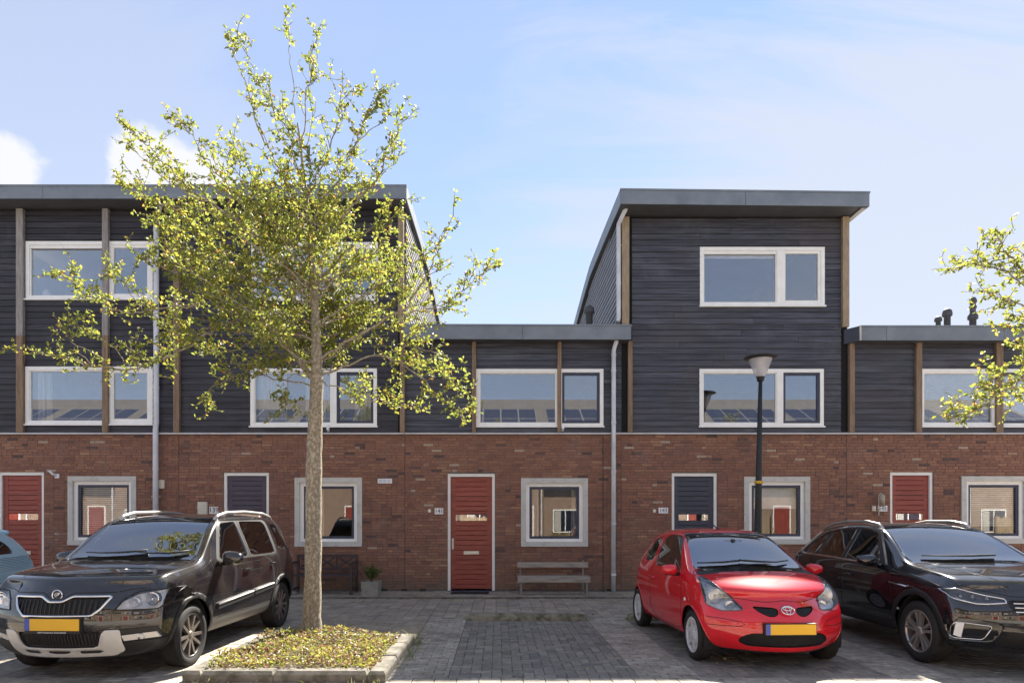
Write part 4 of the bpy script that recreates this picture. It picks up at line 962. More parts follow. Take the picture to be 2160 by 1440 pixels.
LEFT = [
 ([(662,800),(610,730),(550,690),(490,665),(420,615),(340,560),(285,545)], .050, -.2, .3, 9),
 ([(500,668),(440,700),(392,735),(330,765),(275,778),(196,772),(113,750),(62,735),(22,732)], .024, -.5, .15, 6),
 ([(200,775),(160,735),(140,700),(125,680)], .008, -.55, .3, 5),
 ([(275,778),(240,735),(200,700),(170,692)], .008, -.5, .2, 6),
 ([(420,640),(340,650),(275,660),(211,634),(150,590),(114,568)], .017, .3, .15, 7),
 ([(300,655),(270,610),(240,580),(222,566)], .008, .3, .2, 5),
 ([(655,610),(570,520),(480,450),(400,400),(330,330),(275,275),(262,262)], .026, .3, .25, 8),
 ([(480,450),(400,440),(330,430),(280,400),(255,380)], .014, .2, .1, 8),
 ([(440,425),(360,390),(300,330),(268,300)], .010, -.5, .2, 6),
 ([(560,510),(500,420),(430,330),(395,270),(387,259)], .014, -.4, .2, 7),
 ([(650,560),(560,440),(520,350),(480,300)], .02, .7, .2, 9),
 ([(645,470),(590,360),(545,270),(525,200),(505,140),(487,85),(478,72)], .015, -.2, .35, 3),
 ([(520,190),(535,150),(520,110),(508,78)], .005, -.2, .5, 3),
 ([(640,420),(620,320),(600,260),(560,200),(540,160)], .014, .4, .2, 7),
 ([(622,240),(613,160),(610,100),(604,50),(605,8)], .008, 0, .55, 1.5),
 ([(635,330),(645,240),(652,160),(660,110),(666,72)], .012, .1, .2, 6),
 ([(645,420),(690,330),(712,250),(722,190),(722,148)], .014, -.3, .25, 7),
 ([(650,480),(710,390),(750,300),(780,240),(800,195),(808,188)], .018, .2, .25, 8),
 ([(735,320),(790,265),(815,250),(822,235)], .008, .4, .2, 5),
 ([(655,540),(720,460),(780,400),(820,330),(845,270),(852,242)], .018, -.4, .25, 7),
 ([(720,460),(790,390),(840,330),(850,300)], .009, -.1, .3, 5),
 ([(660,600),(740,520),(800,470),(840,450),(845,440)], .02, .5, .2, 9),
 ([(668,760),(740,715),(834,661),(880,610),(908,567),(930,510),(957,455)], .026, -.5, .3, 6),
 ([(834,661),(883,656),(930,640),(975,612),(1008,582),(1030,566)], .014, -.5, .1, 8),
 ([(664,690),(740,640),(810,590),(860,560),(905,540)], .02, .4, .2, 9),
 ([(670,790),(740,770),(800,750),(870,780),(930,840),(975,862),(998,873)], .018, -.6, .25, 8),
 ([(800,750),(860,730),(920,750),(945,800),(970,825)], .010, -.4, .1, 8),
 ([(672,800),(730,830),(800,850),(860,855),(880,850)], .010, .2, .15, 9),
 ([(662,815),(590,800),(520,790),(450,815),(432,835)], .014, .1, .3, 9),
 ([(662,800),(620,790),(600,830),(610,880)], .009, -.4, .3, 7),
 ([(560,690),(500,740),(440,740),(425,735)], .012, .4, .2, 8),
 ([(380,650),(350,720),(320,760),(280,740)], .010, .1, .1, 8),
 ([(660,640),(600,600),(520,580),(440,545),(380,530)], .02, -.7, .2, 9),
 ([(660,650),(600,560),(540,500),(470,480)], .02, .9, .2, 9),
 ([(664,640),(720,580),(780,540),(850,520)], .018, -.9, .2, 9),
 ([(655,650),(560,600),(470,590),(400,640),(370,660)], .016, .5, .15, 9), ([(640,700),(560,640),(480,560),(420,500),(400,470)], .016, -.5, .2, 9),
 ([(600,720),(520,700),(450,690),(400,705),(360,700)], .014, -.9, .1, 9), ([(560,690),(500,620),(440,560),(370,510),(320,470)], .014, .1, .2, 9),
 ([(490,662),(430,590),(380,540),(340,510)], .012, -.3, .1, 9), ([(655,600),(560,560),(460,520),(380,480),(330,470)], .016, .9, .2, 9),
 ([(668,770),(720,740),(780,690),(850,700),(900,720)], .014, .6, .15, 9), ([(666,740),(610,740),(560,770),(500,770)], .012, -.6, .2, 9),
 ([(640,640),(590,560),(560,480),(520,440)], .014, -1.0, .2, 9),
]
make_tree('slender street tree with backlit yellow-green leaves in the kerbed bed', tb, tb.y,
  [(656,1340,.150),(658,1300,.112),(661,1150,.100),(662,1000,.096),(664,920,.092),(668,800,.076),(666,700,.058),(662,600,.043),(652,480,.030),(640,360,.019),(628,260,.010)], LEFT, (36, (450, 800), 1.9, 8), 17)
Yr = 7.0
RIGHT = [
 ([(2300,760),(2220,640),(2150,560),(2110,520),(2085,492)], .03, 0, .2, 9),
 ([(2220,640),(2150,590),(2080,560),(2040,560),(2010,572)], .015, -.3, .2, 8),
 ([(2300,800),(2240,700),(2180,660),(2120,625),(2085,612)], .02, .2, .2, 8),
 ([(2310,900),(2240,830),(2170,800),(2110,830),(2050,870),(1998,882)], .024, -.2, .25, 8),
 ([(2170,800),(2120,790),(2080,830),(2070,850)], .012, .1, .1, 8),
 ([(2240,760),(2180,720),(2140,690),(2100,690)], .014, .3, .1, 9),
 ([(2300,700),(2240,600),(2190,540),(2160,520)], .02, .3, .2, 8),
 ([(2310,860),(2260,830),(2200,820),(2150,830),(2130,850)], .014, .5, .1, 9),
 ([(2300,700),(2380,560),(2450,480)], .03, .2, .2, 8), ([(2300,760),(2400,700),(2500,650)], .03, -.2, .2, 8),
]
rt = make_tree('street tree beyond the black crossover whose branches reach past house 145', (ox(2310,Yr), Yr, .08), Yr,
  [(2310,1330,.13),(2310,1200,.115),(2308,1000,.10),(2305,850,.08),(2300,700,.05),(2303,600,.03),(2310,520,.012)], RIGHT, (12, (660, 880), 1.1, 7), 23)

for (x, y, a) in ((-9.5,-3.2,0.4), (-1.8,-3.4,2.1), (6.2,-3.0,3.9), (14.5,-3.3,5.2)):      # the trees opposite, seen mirrored in the panes
    q = rt.copy(); COL.objects.link(q); q.location = (x, y, .0); q.rotation_euler = (0, 0, a)
    q['label'] = 'street tree on the far side of the street, seen in reflections'; q['group'] = 'trees across the street'
    for ch in [o for o in rt.children]:
        w = ch.copy(); COL.objects.link(w); w.parent = q
# ---------------------------------------------------------------- cars
# local axes: nose towards -y, x across, z up, origin on the ground at mid length
def sd_poly(P, poly):
    poly = np.asarray(poly, float); n = len(poly); d = np.full(len(P), 1e9); s = np.ones(len(P))
    for i in range(n):
        a, b = poly[i], poly[i-1]; e = b-a; w = P-a
        t = np.clip((w@e)/max(e@e, 1e-12), 0, 1); q = w-np.outer(t, e); d = np.minimum(d, (q*q).sum(1))
        c1 = P[:,1] >= a[1]; c2 = P[:,1] < b[1]; c3 = e[0]*w[:,1] > e[1]*w[:,0]
        fl = (c1 & c2 & c3) | (~c1 & ~c2 & ~c3); s = np.where(fl, -s, s)
    return s*np.sqrt(d)
def sd_line(P, pts):
    d = np.full(len(P), 1e9); pts = np.asarray(pts, float)
    for a, b in zip(pts, pts[1:]):
        e = b-a; w = P-a; t = np.clip((w@e)/max(e@e, 1e-12), 0, 1); q = w-np.outer(t, e); d = np.minimum(d, (q*q).sum(1))
    return np.sqrt(d)
def round_poly(poly, r, n=4):      # rounded corners
    out = []; m = len(poly)
    for i in range(m):
        p0, p1, p2 = Vector(poly[i-1]), Vector(poly[i]), Vector(poly[(i+1) % m]); a, b = (p0-p1), (p2-p1)
        k = min(r, a.length*.45, b.length*.45); A = p1+a.normalized()*k; B = p1+b.normalized()*k
        for j in range(n+1):
            t = j/n; out.append(tuple((1-t)**2*A + 2*t*(1-t)*p1 + t*t*B))
    return out

class Car:
    def __init__(c, name, label, spec, loc, rotz, K=.97):
        c.spec = spec; c.L, c.W, c.Hh = spec['dims']; c.K = K
        c.root = thing(name, label, 'car', loc, rotz, local=True)
        c.root.scale = (K, K, K)
        c.later = []; c.cage()
        c.layer = c.bm.faces.layers.int.new('part'); c.ids = {0: None}; c.meta = {}
    def y(c, s): return s - c.L/2
    # -------- cage -> smooth shell
    def cage(c):
        S = c.spec['st']; nr = 5; V = []; Fc = []; idx = {}
        cols = [-1, -.55, 0, .55, 1]
        def add(p): V.append(p); return len(V)-1
        n = len(S)
        for i, (s, ds, rows, zc) in enumerate(S):
            cap = i in (0, n-1)
            for sg in (-1, 1):
                for r, (y, z) in enumerate(rows):
                    off = (c.spec['nose'][r] if i == 0 else c.spec['tail'][r] if i == n-1 else 0)
                    idx[(i, 'r', r, sg)] = add((sg*y, c.y(s+ds+off), z))
            y4, z4 = rows[4]; y0, z0 = rows[0]
            for j in (1, 2, 3):
                f = cols[j]; off = c.spec['nose'][4] if i == 0 else c.spec['tail'][4] if i == n-1 else 0
                off0 = c.spec['nose'][0] if i == 0 else c.spec['tail'][0] if i == n-1 else 0
                idx[(i, 't', j)] = add((f*y4, c.y(s+ds*f*f+off), z4+(zc-z4)*(1-f*f)))
                idx[(i, 'b', j)] = add((f*y0, c.y(s+ds*f*f+off0), z0-.01))
            if cap:
                pr = c.spec['nose'] if i == 0 else c.spec['tail']
                for r in (1, 2, 3):
                    for j in (1, 2, 3):
                        f = cols[j]; y, z = rows[r]; idx[(i, 'c', r, j)] = add((f*y, c.y(s+ds*f*f*.9+pr[r]), z+(.02*(1-f*f) if r == 3 else 0)))
        def top(i, j): return idx[(i,'r',4,-1)] if j == 0 else idx[(i,'r',4,1)] if j == 4 else idx[(i,'t',j)]
        def bot(i, j): return idx[(i,'r',0,-1)] if j == 0 else idx[(i,'r',0,1)] if j == 4 else idx[(i,'b',j)]
        def capv(i, r, j):
            if r == 4: return top(i, j)
            if r == 0: return bot(i, j)
            return idx[(i,'r',r,-1)] if j == 0 else idx[(i,'r',r,1)] if j == 4 else idx[(i,'c',r,j)]
        for i in range(n-1):
            for j in range(4):
                Fc.append((top(i,j), top(i,j+1), top(i+1,j+1), top(i+1,j))); Fc.append((bot(i,j), bot(i+1,j), bot(i+1,j+1), bot(i,j+1)))
            for r in range(4):
                Fc.append((idx[(i,'r',r,1)], idx[(i+1,'r',r,1)], idx[(i+1,'r',r+1,1)], idx[(i,'r',r+1,1)]))
                Fc.append((idx[(i,'r',r,-1)], idx[(i,'r',r+1,-1)], idx[(i+1,'r',r+1,-1)], idx[(i+1,'r',r,-1)]))
        for i, fl in ((0, False), (n-1, True)):
            for r in range(4):
                for j in range(4):
                    q = (capv(i,r,j), capv(i,r,j+1), capv(i,r+1,j+1), capv(i,r+1,j)); Fc.append(q[::-1] if fl else q)
        me = bpy.data.meshes.new('cage'); me.from_pydata(V, [], Fc)
        bm = bmesh.new(); bm.from_mesh(me)
        cr = bm.edges.layers.float.new('crease_edge')
        keys = {v: k for k, v in idx.items()}; bm.verts.ensure_lookup_table()
        for e in bm.edges:
            a, b = keys[e.verts[0].index], keys[e.verts[1].index]
            if a[1] == 'r' and b[1] == 'r' and a[2] == b[2] and a[3] == b[3]:
                w = c.spec['crease'].get(a[2], 0)
                if w and min(a[0], b[0]) >= c.spec.get('crease_from', 0): e[cr] = w
        bm.to_mesh(me); bm.free()
        ob = bpy.data.objects.new('cage', me); COL.objects.link(ob); md = ob.modifiers.new('s', 'SUBSURF'); md.levels = 3; md.render_levels = 3
        dg = bpy.context.evaluated_depsgraph_get(); m2 = bpy.data.meshes.new_from_object(ob.evaluated_get(dg)); bpy.data.objects.remove(ob)
        bm = bmesh.new(); bm.from_mesh(m2)
        co = np.array([v.co for v in bm.verts]); lo, hi = co.min(0), co.max(0); zb = c.spec['floor']
        for v in bm.verts:
            v.co.x *= (c.W/2)/hi[0]; v.co.y = (v.co.y-lo[1])/(hi[1]-lo[1])*c.L - c.L/2; v.co.z = zb+(v.co.z-lo[2])/(hi[2]-lo[2])*(c.Hh-zb)
        bmesh.ops.recalc_face_normals(bm, faces=bm.faces)
        for f in bm.faces: f.smooth = True
        c.bm = bm; c.bvh = BVHTree.FromBMesh(bm)
    def front(c, x, z, off=0.0):
        h = c.bvh.ray_cast(Vector((x, -10, z)), Vector((0, 1, 0))); return h[0]+h[1]*off if h[0] else Vector((x, -c.L/2, z))
    def side(c, sg, s, z, off=0.0):
        h = c.bvh.ray_cast(Vector((sg*5, c.y(s), z)), Vector((-sg, 0, 0))); return h[0]+h[1]*off if h[0] else Vector((sg*c.W/2, c.y(s), z))
    def top(c, x, s, off=0.0):
        h = c.bvh.ray_cast(Vector((x, c.y(s), 5)), Vector((0, 0, -1))); return h[0]+h[1]*off if h[0] else Vector((x, c.y(s), 1))
    def norm_front(c, x, z): return c.bvh.ray_cast(Vector((x, -10, z)), Vector((0, 1, 0)))[1]
    # -------- carving the shell along outlines
    def carve(c, key, fn, mask, meta=None, only=None):
        bm = c.bm; bm.verts.ensure_lookup_table(); bm.verts.index_update()
        co = np.array([v.co[:] for v in bm.verts]); no = np.array([v.normal[:] for v in bm.verts]) if mask else None
        val = fn(co); ok = mask(co, no); val = np.where(ok, val, np.abs(val)+.5)
        val = np.where(np.abs(val) < 1e-5, 1e-5, val); vv = {v: val[i] for i, v in enumerate(bm.verts)}
        new = []
        for e in [e for e in bm.edges if vv[e.verts[0]]*vv[e.verts[1]] < 0]:
            a, b = e.verts; va, vb = vv[a], vv[b]
            if abs(va) > .45 or abs(vb) > .45: continue
            _, nv = bmesh.utils.edge_split(e, a, va/(va-vb)); vv[nv] = 0.0; new.append(nv)
        faces = set(f for v in new for f in v.link_faces); ns = set(new)
        for f in faces:
            z = [v for v in f.verts if v in ns]
            if len(z) == 2:
                la = [l for l in f.loops if l.vert == z[0]][0]
                if la.link_loop_next.vert == z[1] or la.link_loop_prev.vert == z[1]: continue
                try: bmesh.utils.face_split(f, z[0], z[1])
                except Exception: pass
        pid = len(c.ids); c.ids[pid] = key; c.meta[key] = meta or {}
        for f in bm.faces:
            m = sum(vv.get(v, 0) for v in f.verts)/len(f.verts)
            if m < 0 and max(vv.get(v, 0) for v in f.verts) < .02 and (only is None or f[c.layer] in only): f[c.layer] = pid
        return pid
    def cut_front(c, key, poly, smax, meta=None, both=False, only=None, band=None, zmin=None):
        for sg in ((1, -1) if both else (1,)):
            pl = [(sg*p[0], p[1]) for p in poly]
            fn = (lambda co: sd_poly(co[:, [0, 2]], pl)) if band is None else (lambda co: np.abs(sd_poly(co[:, [0, 2]], pl))-band)
            c.carve(key+('|%d' % sg if both else ''), fn, lambda co, no: (co[:, 1] < c.y(smax)), meta, only)
    def cut_side(c, key, poly, meta=None, xmin=.3, only=None, line=None, band=.0035, sides=(1, -1), circ=None):
        for sg in sides:
            if circ is not None: fn = lambda co: np.hypot(co[:, 1]-c.y(circ[0]), co[:, 2]-circ[1])-circ[2]
            elif line is not None: fn = lambda co: sd_line(np.c_[co[:, 1]+c.L/2, co[:, 2]], line)-band
            else: fn = lambda co: sd_poly(np.c_[co[:, 1]+c.L/2, co[:, 2]], poly)
            c.carve(key+'|%d' % sg, fn, lambda co, no: (co[:, 0]*sg > xmin), meta, only)
    def cut_top(c, key, poly=None, line=None, band=.0035, smin=0, smax=9, meta=None, only=None, nz=.2, zmin=0):
        fn = (lambda co: sd_line(np.c_[co[:, 0], co[:, 1]+c.L/2], line)-band) if line is not None else (lambda co: sd_poly(np.c_[co[:, 0], co[:, 1]+c.L/2], poly))
        c.carve(key, fn, lambda co, no: (co[:, 1] > c.y(smin)) & (co[:, 1] < c.y(smax)) & (no[:, 2] > nz) & (co[:, 2] > zmin), meta, only)
    # -------- split the shell into part objects
    def finish(c, paint, under=True):
        bm = c.bm; groups = {}
        for f in bm.faces:
            pid = f[c.layer]
            if pid == 0 and f.normal.z < -.75 and f.calc_center_median().z < c.spec['floor']+.12: groups.setdefault('underbody', []).append(f)
            else: groups.setdefault(c.ids[pid] or 'body', []).append(f)
        c.objs = {}; order = ['body'] + [k for k in groups if k != 'body']
        for key in order:
            fl = groups.get(key)
            if not fl: continue
            if key == 'body': name, mats, off, par, skirt, liner = 'body', [paint], 0, None, 0, True
            elif key == 'underbody': name, mats, off, par, skirt, liner = 'underbody', [m_black], 0, None, 0, False
            else:
                mt = c.meta[key]
                if mt.get('delete'): continue
                name, mats, off, par, skirt, liner = key.split('|')[0].split('.')[0], [mt['mat']], mt.get('off', 0), mt.get('par'), 1 if mt.get('off', 0) else 0, False
            me, inner = c.extract(fl, off, skirt)
            me.name = name
            for m_ in mats: me.materials.append(m_)
            if skirt: me.materials.append(c.meta[key].get('rim', m_black))
            P = c.objs.get(par) if par else (c.root if key == 'body' else c.root)
            o = link(name, me, P); c.objs[key] = o
            if liner:
                vs_ = [v.co - v.normal*.018 for v in bm.verts]
                vid = {}; VV = []; FF = []
                for f in fl:
                    ids = []
                    for v in f.verts:
                        if v not in vid: vid[v] = len(VV); VV.append(v.co - v.normal*.018)
                        ids.append(vid[v])
                    FF.append(ids[::-1])
                ml = bpy.data.meshes.new('headlining'); ml.from_pydata(VV, [], FF); ml.materials.append(m_lining); link('lining', ml, c.root)
        bm.free()
    def extract(c, faces, off, skirt):
        vid = {}; V = []; Fc = []; mi = []; sm = []; fs = set(faces)
        for f in faces:
            ids = []
            for v in f.verts:
                if v not in vid: vid[v] = len(V); V.append(v.co + v.normal*off)
                ids.append(vid[v])
            Fc.append(ids); mi.append(0); sm.append(True)
        if skirt:
            rim = {}
            for f in faces:
                for l in f.loops:
                    e = l.edge
                    if sum(1 for q in e.link_faces if q in fs) == 1:
                        a, b = l.vert, l.link_loop_next.vert
                        for v in (a, b):
                            if v not in rim: rim[v] = len(V); V.append(v.co.copy())
                        q = [vid[a], rim[a], rim[b], vid[b]]
                        Fc.append(q if off > 0 else q[::-1] if False else q); mi.append(1); sm.append(False)
        me = bpy.data.meshes.new('part'); me.from_pydata(V, [], Fc)
        me.polygons.foreach_set('use_smooth', sm)
        if skirt: me.polygons.foreach_set('material_index', mi)
        return me, vid
    # -------- wheels
    def wheel(c, s, sg, rad, wid, style, rimmat, facemat):
        xo = c.W/2-.018; yc = c.y(s); rr = rad*style['rim']
        P = lambda x: sg*x
        mb = MB(); mb.smooth = True; w = wid
        prof = [(rr, xo-.012), (rr+.012, xo-.006), (rr+(rad-rr)*.45, xo+.004), (rad*.955, xo-.010), (rad*.985, xo-.026), (rad, xo-.05), (rad, xo-w+.05), (rad*.985, xo-w+.026), (rad*.94, xo-w+.006), (rr, xo-w)]
        mb.lathe([(a, sg*b) for a, b in prof], (0, yc, rad), 'x', 44); w_ = mb.build('wheel', m_rubber, c.root, fix=True); w_.name = 'wheel'
        # tread grooves
        mb = MB()
        for k in range(64):
            t = 2*math.pi*k/64
            for (x0, x1) in ((xo-.058, xo-.018),):
                ct, st_ = math.cos(t), math.sin(t); cc = Vector((sg*(x0+x1)/2, yc+ct*(rad*.993), rad+st_*(rad*.993)))
                mb.obox(cc, (1,0,0), (0,-st_,ct), (0,ct,st_), (x1-x0)/2, .007, .004)
        mb.build('tread', m_rubber, w_)
        mb = MB(); mb.smooth = True
        mb.lathe([(rr, sg*(xo-.012)), (rr-.006, sg*(xo-.008)), (rr-.016, sg*(xo-.010)), (rr-.022, sg*(xo-.03)), (rr-.03, sg*(xo-.10)), (rr-.03, sg*(xo-w))], (0, yc, rad), 'x', 44)
        rim = mb.build('rim', rimmat, w_, fix=True)
        mb = MB(); mb.lathe([(.001, sg*(xo-.09)), (rr-.03, sg*(xo-.09))], (0, yc, rad), 'x', 32); mb.lathe([(.05, sg*(xo-.075)), (rr*.62, sg*(xo-.075)), (rr*.62, sg*(xo-.085))], (0, yc, rad), 'x', 32); mb.build('brake', m_brake, w_)
        n = style['n']; a0 = style.get('rot', .1)
        mb = MB(); mb.smooth = True; hubr = style.get('hub', .055)
        mb.lathe([(.001, sg*(xo-.016)), (hubr*.5, sg*(xo-.016)), (hubr, sg*(xo-.024)), (hubr, sg*(xo-.06))], (0, yc, rad), 'x', 20); mb.smooth = False
        for k in range(n):
            t = a0+2*math.pi*k/n
            offs = style['pair']
            for o in offs:
                tt = t+o; dr = Vector((0, math.cos(tt), math.sin(tt))); dt = Vector((0, -math.sin(tt), math.cos(tt)))
                r0, r1 = hubr*.7, rr-.012; w0, w1 = style['w']
                dl = style.get('lean', 0)*(-1 if o < 0 else 1)
                base = Vector((0, yc, rad)); X0, X1 = sg*(xo-.024), sg*(xo-.012); xb = sg*(xo-.06)
                a, b = base+dr*r0, base+dr*r1+dt*dl
                vs_ = [Vector((xb,*(a-dt*w0*1.1)[1:])), Vector((xb,*(a+dt*w0*1.1)[1:])), Vector((xb,*(b+dt*w1*1.1)[1:])), Vector((xb,*(b-dt*w1*1.1)[1:])),
                       Vector((X0,*(a-dt*w0)[1:])), Vector((X0,*(a+dt*w0)[1:])), Vector((X1,*(b+dt*w1)[1:])), Vector((X1,*(b-dt*w1)[1:]))]
                mb.add(vs_, [(4,5,6,7),(0,1,5,4),(1,2,6,5),(2,3,7,6),(3,0,4,7)])
        if style.get('disc'):
            mb.smooth = True; mb.lathe([(hubr, sg*(xo-.02)), (rr*.45, sg*(xo-.012)), (rr*.55, sg*(xo-.03))], (0, yc, rad), 'x', 32)
            mb.lathe([(rr*.86, sg*(xo-.03)), (rr*.90, sg*(xo-.006)), (rr-.01, sg*(xo-.01))], (0, yc, rad), 'x', 40)
        mb.build('spokes', facemat, w_, fix=True)
        return w_
    def wheels(c, s0, s1, rad, wid, arch, style, rimmat, facemat, lip=None, trim=None, trimw=.055):
        for s in (s0, s1):
            if trim: c.cut_side('arch_trim.%d' % int(s*10), None, {'mat': trim, 'off': .008, 'rim': trim}, xmin=c.W*.36, circ=(s, rad+.012, arch+trimw))
            c.cut_side('arch.%d' % int(s*10), None, {'delete': True}, xmin=.42, circ=(s, rad+.012, arch))
        c._w = (s0, s1, rad, wid, arch, style, rimmat, facemat, lip)
    def build_wheels(c):
        s0, s1, rad, wid, arch, style, rimmat, facemat, lip = c._w
        for s in (s0, s1):
            for sg in (1, -1):
                c.wheel(s, sg, rad, wid, style, rimmat, facemat)
                mb = MB(); mb.smooth = True; zc = rad+.012
                t0 = math.asin(max(-1, min(1, (c.spec['floor']+.01-zc)/arch)))
                pts = []
                mb.lathe([(arch+.004, sg*(c.W/2-.05)), (arch+.004, sg*.45), (.02, sg*.45)], (0, c.y(s), zc), 'x', 28, t0, math.pi-t0)
                mb.build('wheel_well', m_well, c.root)
                if lip:
                    ps = []
                    for t in np.linspace(t0+.05, math.pi-t0-.05, 26):
                        h_ = c.bvh.ray_cast(Vector((sg*5, c.y(s+arch*math.cos(t)), zc+arch*math.sin(t))), Vector((-sg, 0, 0)))
                        if h_[0] and abs(h_[0].x) > c.W*.4: ps.append(h_[0])
                    mb = MB(); mb.smooth = True; mb.tube(ps, .009, 6); mb.build('arch_lip', lip, c.root)
    # -------- generic equipment
    def seam(c, name, pts, r=.0042, mat=None, parent=None):
        out = [pts[0]]
        for p in pts[1:]:
            if (p-out[-1]).length > .25: continue
            out.append(p)
        if len(out) > 2: c.polytube(name, out, r, mat or m_seam, parent, 5)
    def dense(c, line, step=.03):
        out = []
        for a, b in zip(line, line[1:]):
            n = max(1, int(math.hypot(b[0]-a[0], b[1]-a[1])/step)); out += [(a[0]+(b[0]-a[0])*k/n, a[1]+(b[1]-a[1])*k/n) for k in range(n)]
        return out+[line[-1]]
    def seam_side(c, name, line, r=.0042, mat=None, sides=(1, -1)):
        for sg in sides: c.seam(name, [c.side(sg, a, b, -.001) for a, b in c.dense(line)], r, mat)
    def seam_front(c, name, line, r=.0042, mat=None, sg=1, parent=None, off=-.001): c.seam(name, [c.front(sg*a, b, off) for a, b in c.dense(line, .02)], r, mat, parent)
    def seam_top(c, name, line, r=.0042, mat=None):
        for sg in (1, -1): c.seam(name, [c.top(sg*a, b, -.001) for a, b in c.dense(line)], r, mat)
    def polytube(c, name, pts, r, mat, parent=None, n=8):
        mb = MB(); mb.smooth = True; mb.tube(pts, r, n); return mb.build(name, mat, parent or c.root)
    def mirror(c, s, z, mat, size=(.105,.075,.10), arm=.05, low=m_black):
        for sg in (1, -1):
            b = c.side(sg, s, z); ce = Vector((b.x+sg*(size[0]*.5+arm+.03), b.y-.02, z+.05))
            mb = MB(); mb.smooth = True; n, m_ = 14, 10; P = []
            for i in range(m_+1):
                f = math.pi*i/m_
                for k in range(n):
                    t = 2*math.pi*k/n; ex = lambda v, p: math.copysign(abs(v)**p, v)
                    x = ex(math.cos(t), .75)*math.sin(f)**.7; zz = ex(math.sin(t), .75)*math.sin(f)**.7; yy = -math.cos(f)
                    P.append((ce.x+sg*0+x*size[0], ce.y+yy*size[1]*(1 if yy < 0 else .45), ce.z+zz*size[2]*(.8 if zz < 0 else .72)*(1-.18*x*sg)))
            mb.add(P, [(i*n+k, i*n+(k+1)%n, (i+1)*n+(k+1)%n, (i+1)*n+k) for i in range(m_) for k in range(n)])
            mi = mb.build('mirror', mat, c.root, fix=True)
            c.polytube('mirror_arm', [b+Vector((-sg*.02,0,-.01)), Vector((ce.x-sg*.03, ce.y, ce.z-size[2]*.62)), Vector((ce.x+sg*.05, ce.y, ce.z-size[2]*.55))], .024, low, mi)
            mb = MB(); mb.prism([(ce.x+x*size[0]*.85, ce.z+z_*size[2]*.55) for x, z_ in ((-1,-.8),(-.6,-1),(.6,-1),(1,-.6),(1,.7),(.6,1),(-.7,1),(-1,.7))], 'y', ce.y+size[1]*.40, ce.y+size[1]*.47); mb.build('mirror_glass', m_chrome, mi)
    def seats(c, s_f, z, s_r):
        for x in (-.36, .36):
            mb = MB()
            mb.obox((x, c.y(s_f)+.10, z+.30), (1,0,0), (0,.2,1), (0,1,-.2), .23, .30, .055); mb.obox((x, c.y(s_f)-.2, z), (1,0,0), (0,1,.1), (0,-.1,1), .24, .26, .07)
            st = mb.build('seat', m_seat, c.root); MB().obox((x, c.y(s_f)+.2, z+.70), (1,0,0), (0,.15,1), (0,1,-.15), .13, .09, .045).build('headrest', m_seat, st)
        mb = MB(); mb.obox((0, c.y(s_r)+.1, z+.28), (1,0,0), (0,.25,1), (0,1,-.25), .58, .30, .06); mb.obox((0, c.y(s_r)-.22, z), (1,0,0), (0,1,.1), (0,-.1,1), .58, .24, .07); mb.build('rear_seat', m_seat, c.root)
    def dash(c, s, z, w, x_wheel=.36):
        mb = MB(); mb.prism([(c.y(s), z-.25), (c.y(s)-.02, z), (c.y(s)+.3, z+.03), (c.y(s)+.42, z-.04), (c.y(s)+.4, z-.3)], 'x', -w, w); mb.build('dashboard', m_lining, c.root, fix=True)
        mb = MB(); ps = [(x_wheel+.18*math.cos(t), c.y(s)+.58-.06*math.sin(t), z-.06+.17*math.sin(t)) for t in np.linspace(0, 2*math.pi, 25)]; mb.smooth = True; mb.tube(ps, .014, 6); mb.obox((x_wheel, c.y(s)+.575, z-.08), (1,0,0), (0,0,1), (0,1,0), .16, .02, .01); mb.build('steering_wheel', m_black, c.root)
    def handle(c, s, z, mat, sides=(1, -1), L=.17):
        for sg in sides:
            pts = [c.side(sg, s+L*t, z, .004 if t in (0, 1) else .032) for t in (0, .12, .5, .88, 1)]
            mb = MB(); mb.smooth = True; mb.tube(pts, [.010,.013,.014,.013,.010], 8); mb.build('door_handle', mat, c.root)
    def wiper(c, pts, mat=m_black):
        mb = MB(); mb.smooth = True; ps = [c.top(x, s, .022) for x, s in pts]; mb.tube(ps, [.013]*(len(ps)-2)+[.009,.007], 6); mb.build('wiper', mat, c.root)
    def plate(c, z0, z1, w, x=0, off=.02, parent=None):
        p = [c.front(x+dx, z, 0) for dx in (-w, 0, w) for z in (z0, z1)]; ym = min(q.y for q in p)-off
        mb = MB(); mb.mi = 0; mb.box(x-w-.008, x+w+.008, ym-.002, ym+.06, z0-.008, z1+.008); mb.mi = 1; mb.box(x-w, x+w, ym-.008, ym-.0025, z0, z1); mb.mi = 2; mb.box(x-w, x-w+.045, ym-.0095, ym-.0085, z0, z1)
        return mb.build('licence_plate', [m_black, m_yplate, m_bplate], c.root), ym
    def headlight_unit(c, x, z, rad, sg, parent, mat, dep=.012):
        p = c.front(x, z); mb = MB(); mb.smooth = True
        mb.lathe([(.001,.0),(rad*.55,-.02),(rad*.75,-.012),(rad,-.03),(rad*1.06,-.025),(rad*1.06,.03)], (x, p.y+dep+.035, z), 'y', 22); return mb.build('projector', mat, parent)
m_lining = M('car_lining', (.03,.03,.032), .9)
m_seat = M('car_seat', (.05,.05,.055), .9)
m_brake = M('brake_dark', (.05,.048,.046), .5, metal=.5)
m_well = M('wheel_well', (.012,.012,.012), .95)
m_wind = glass('windscreen_glass', .27, (.62,.70,.68)); m_tint = glass('tinted_glass', .10, (.10,.105,.11)); m_sideg = glass('side_glass', .14, (.45,.5,.48))
m_lens = glass('headlight_lens', .07, (.96,.97,.98))
m_yplate = M('yellow_plate', (.78,.44,.02), .45, var=.04); m_bplate = M('blue_band', (.05,.1,.45), .5)
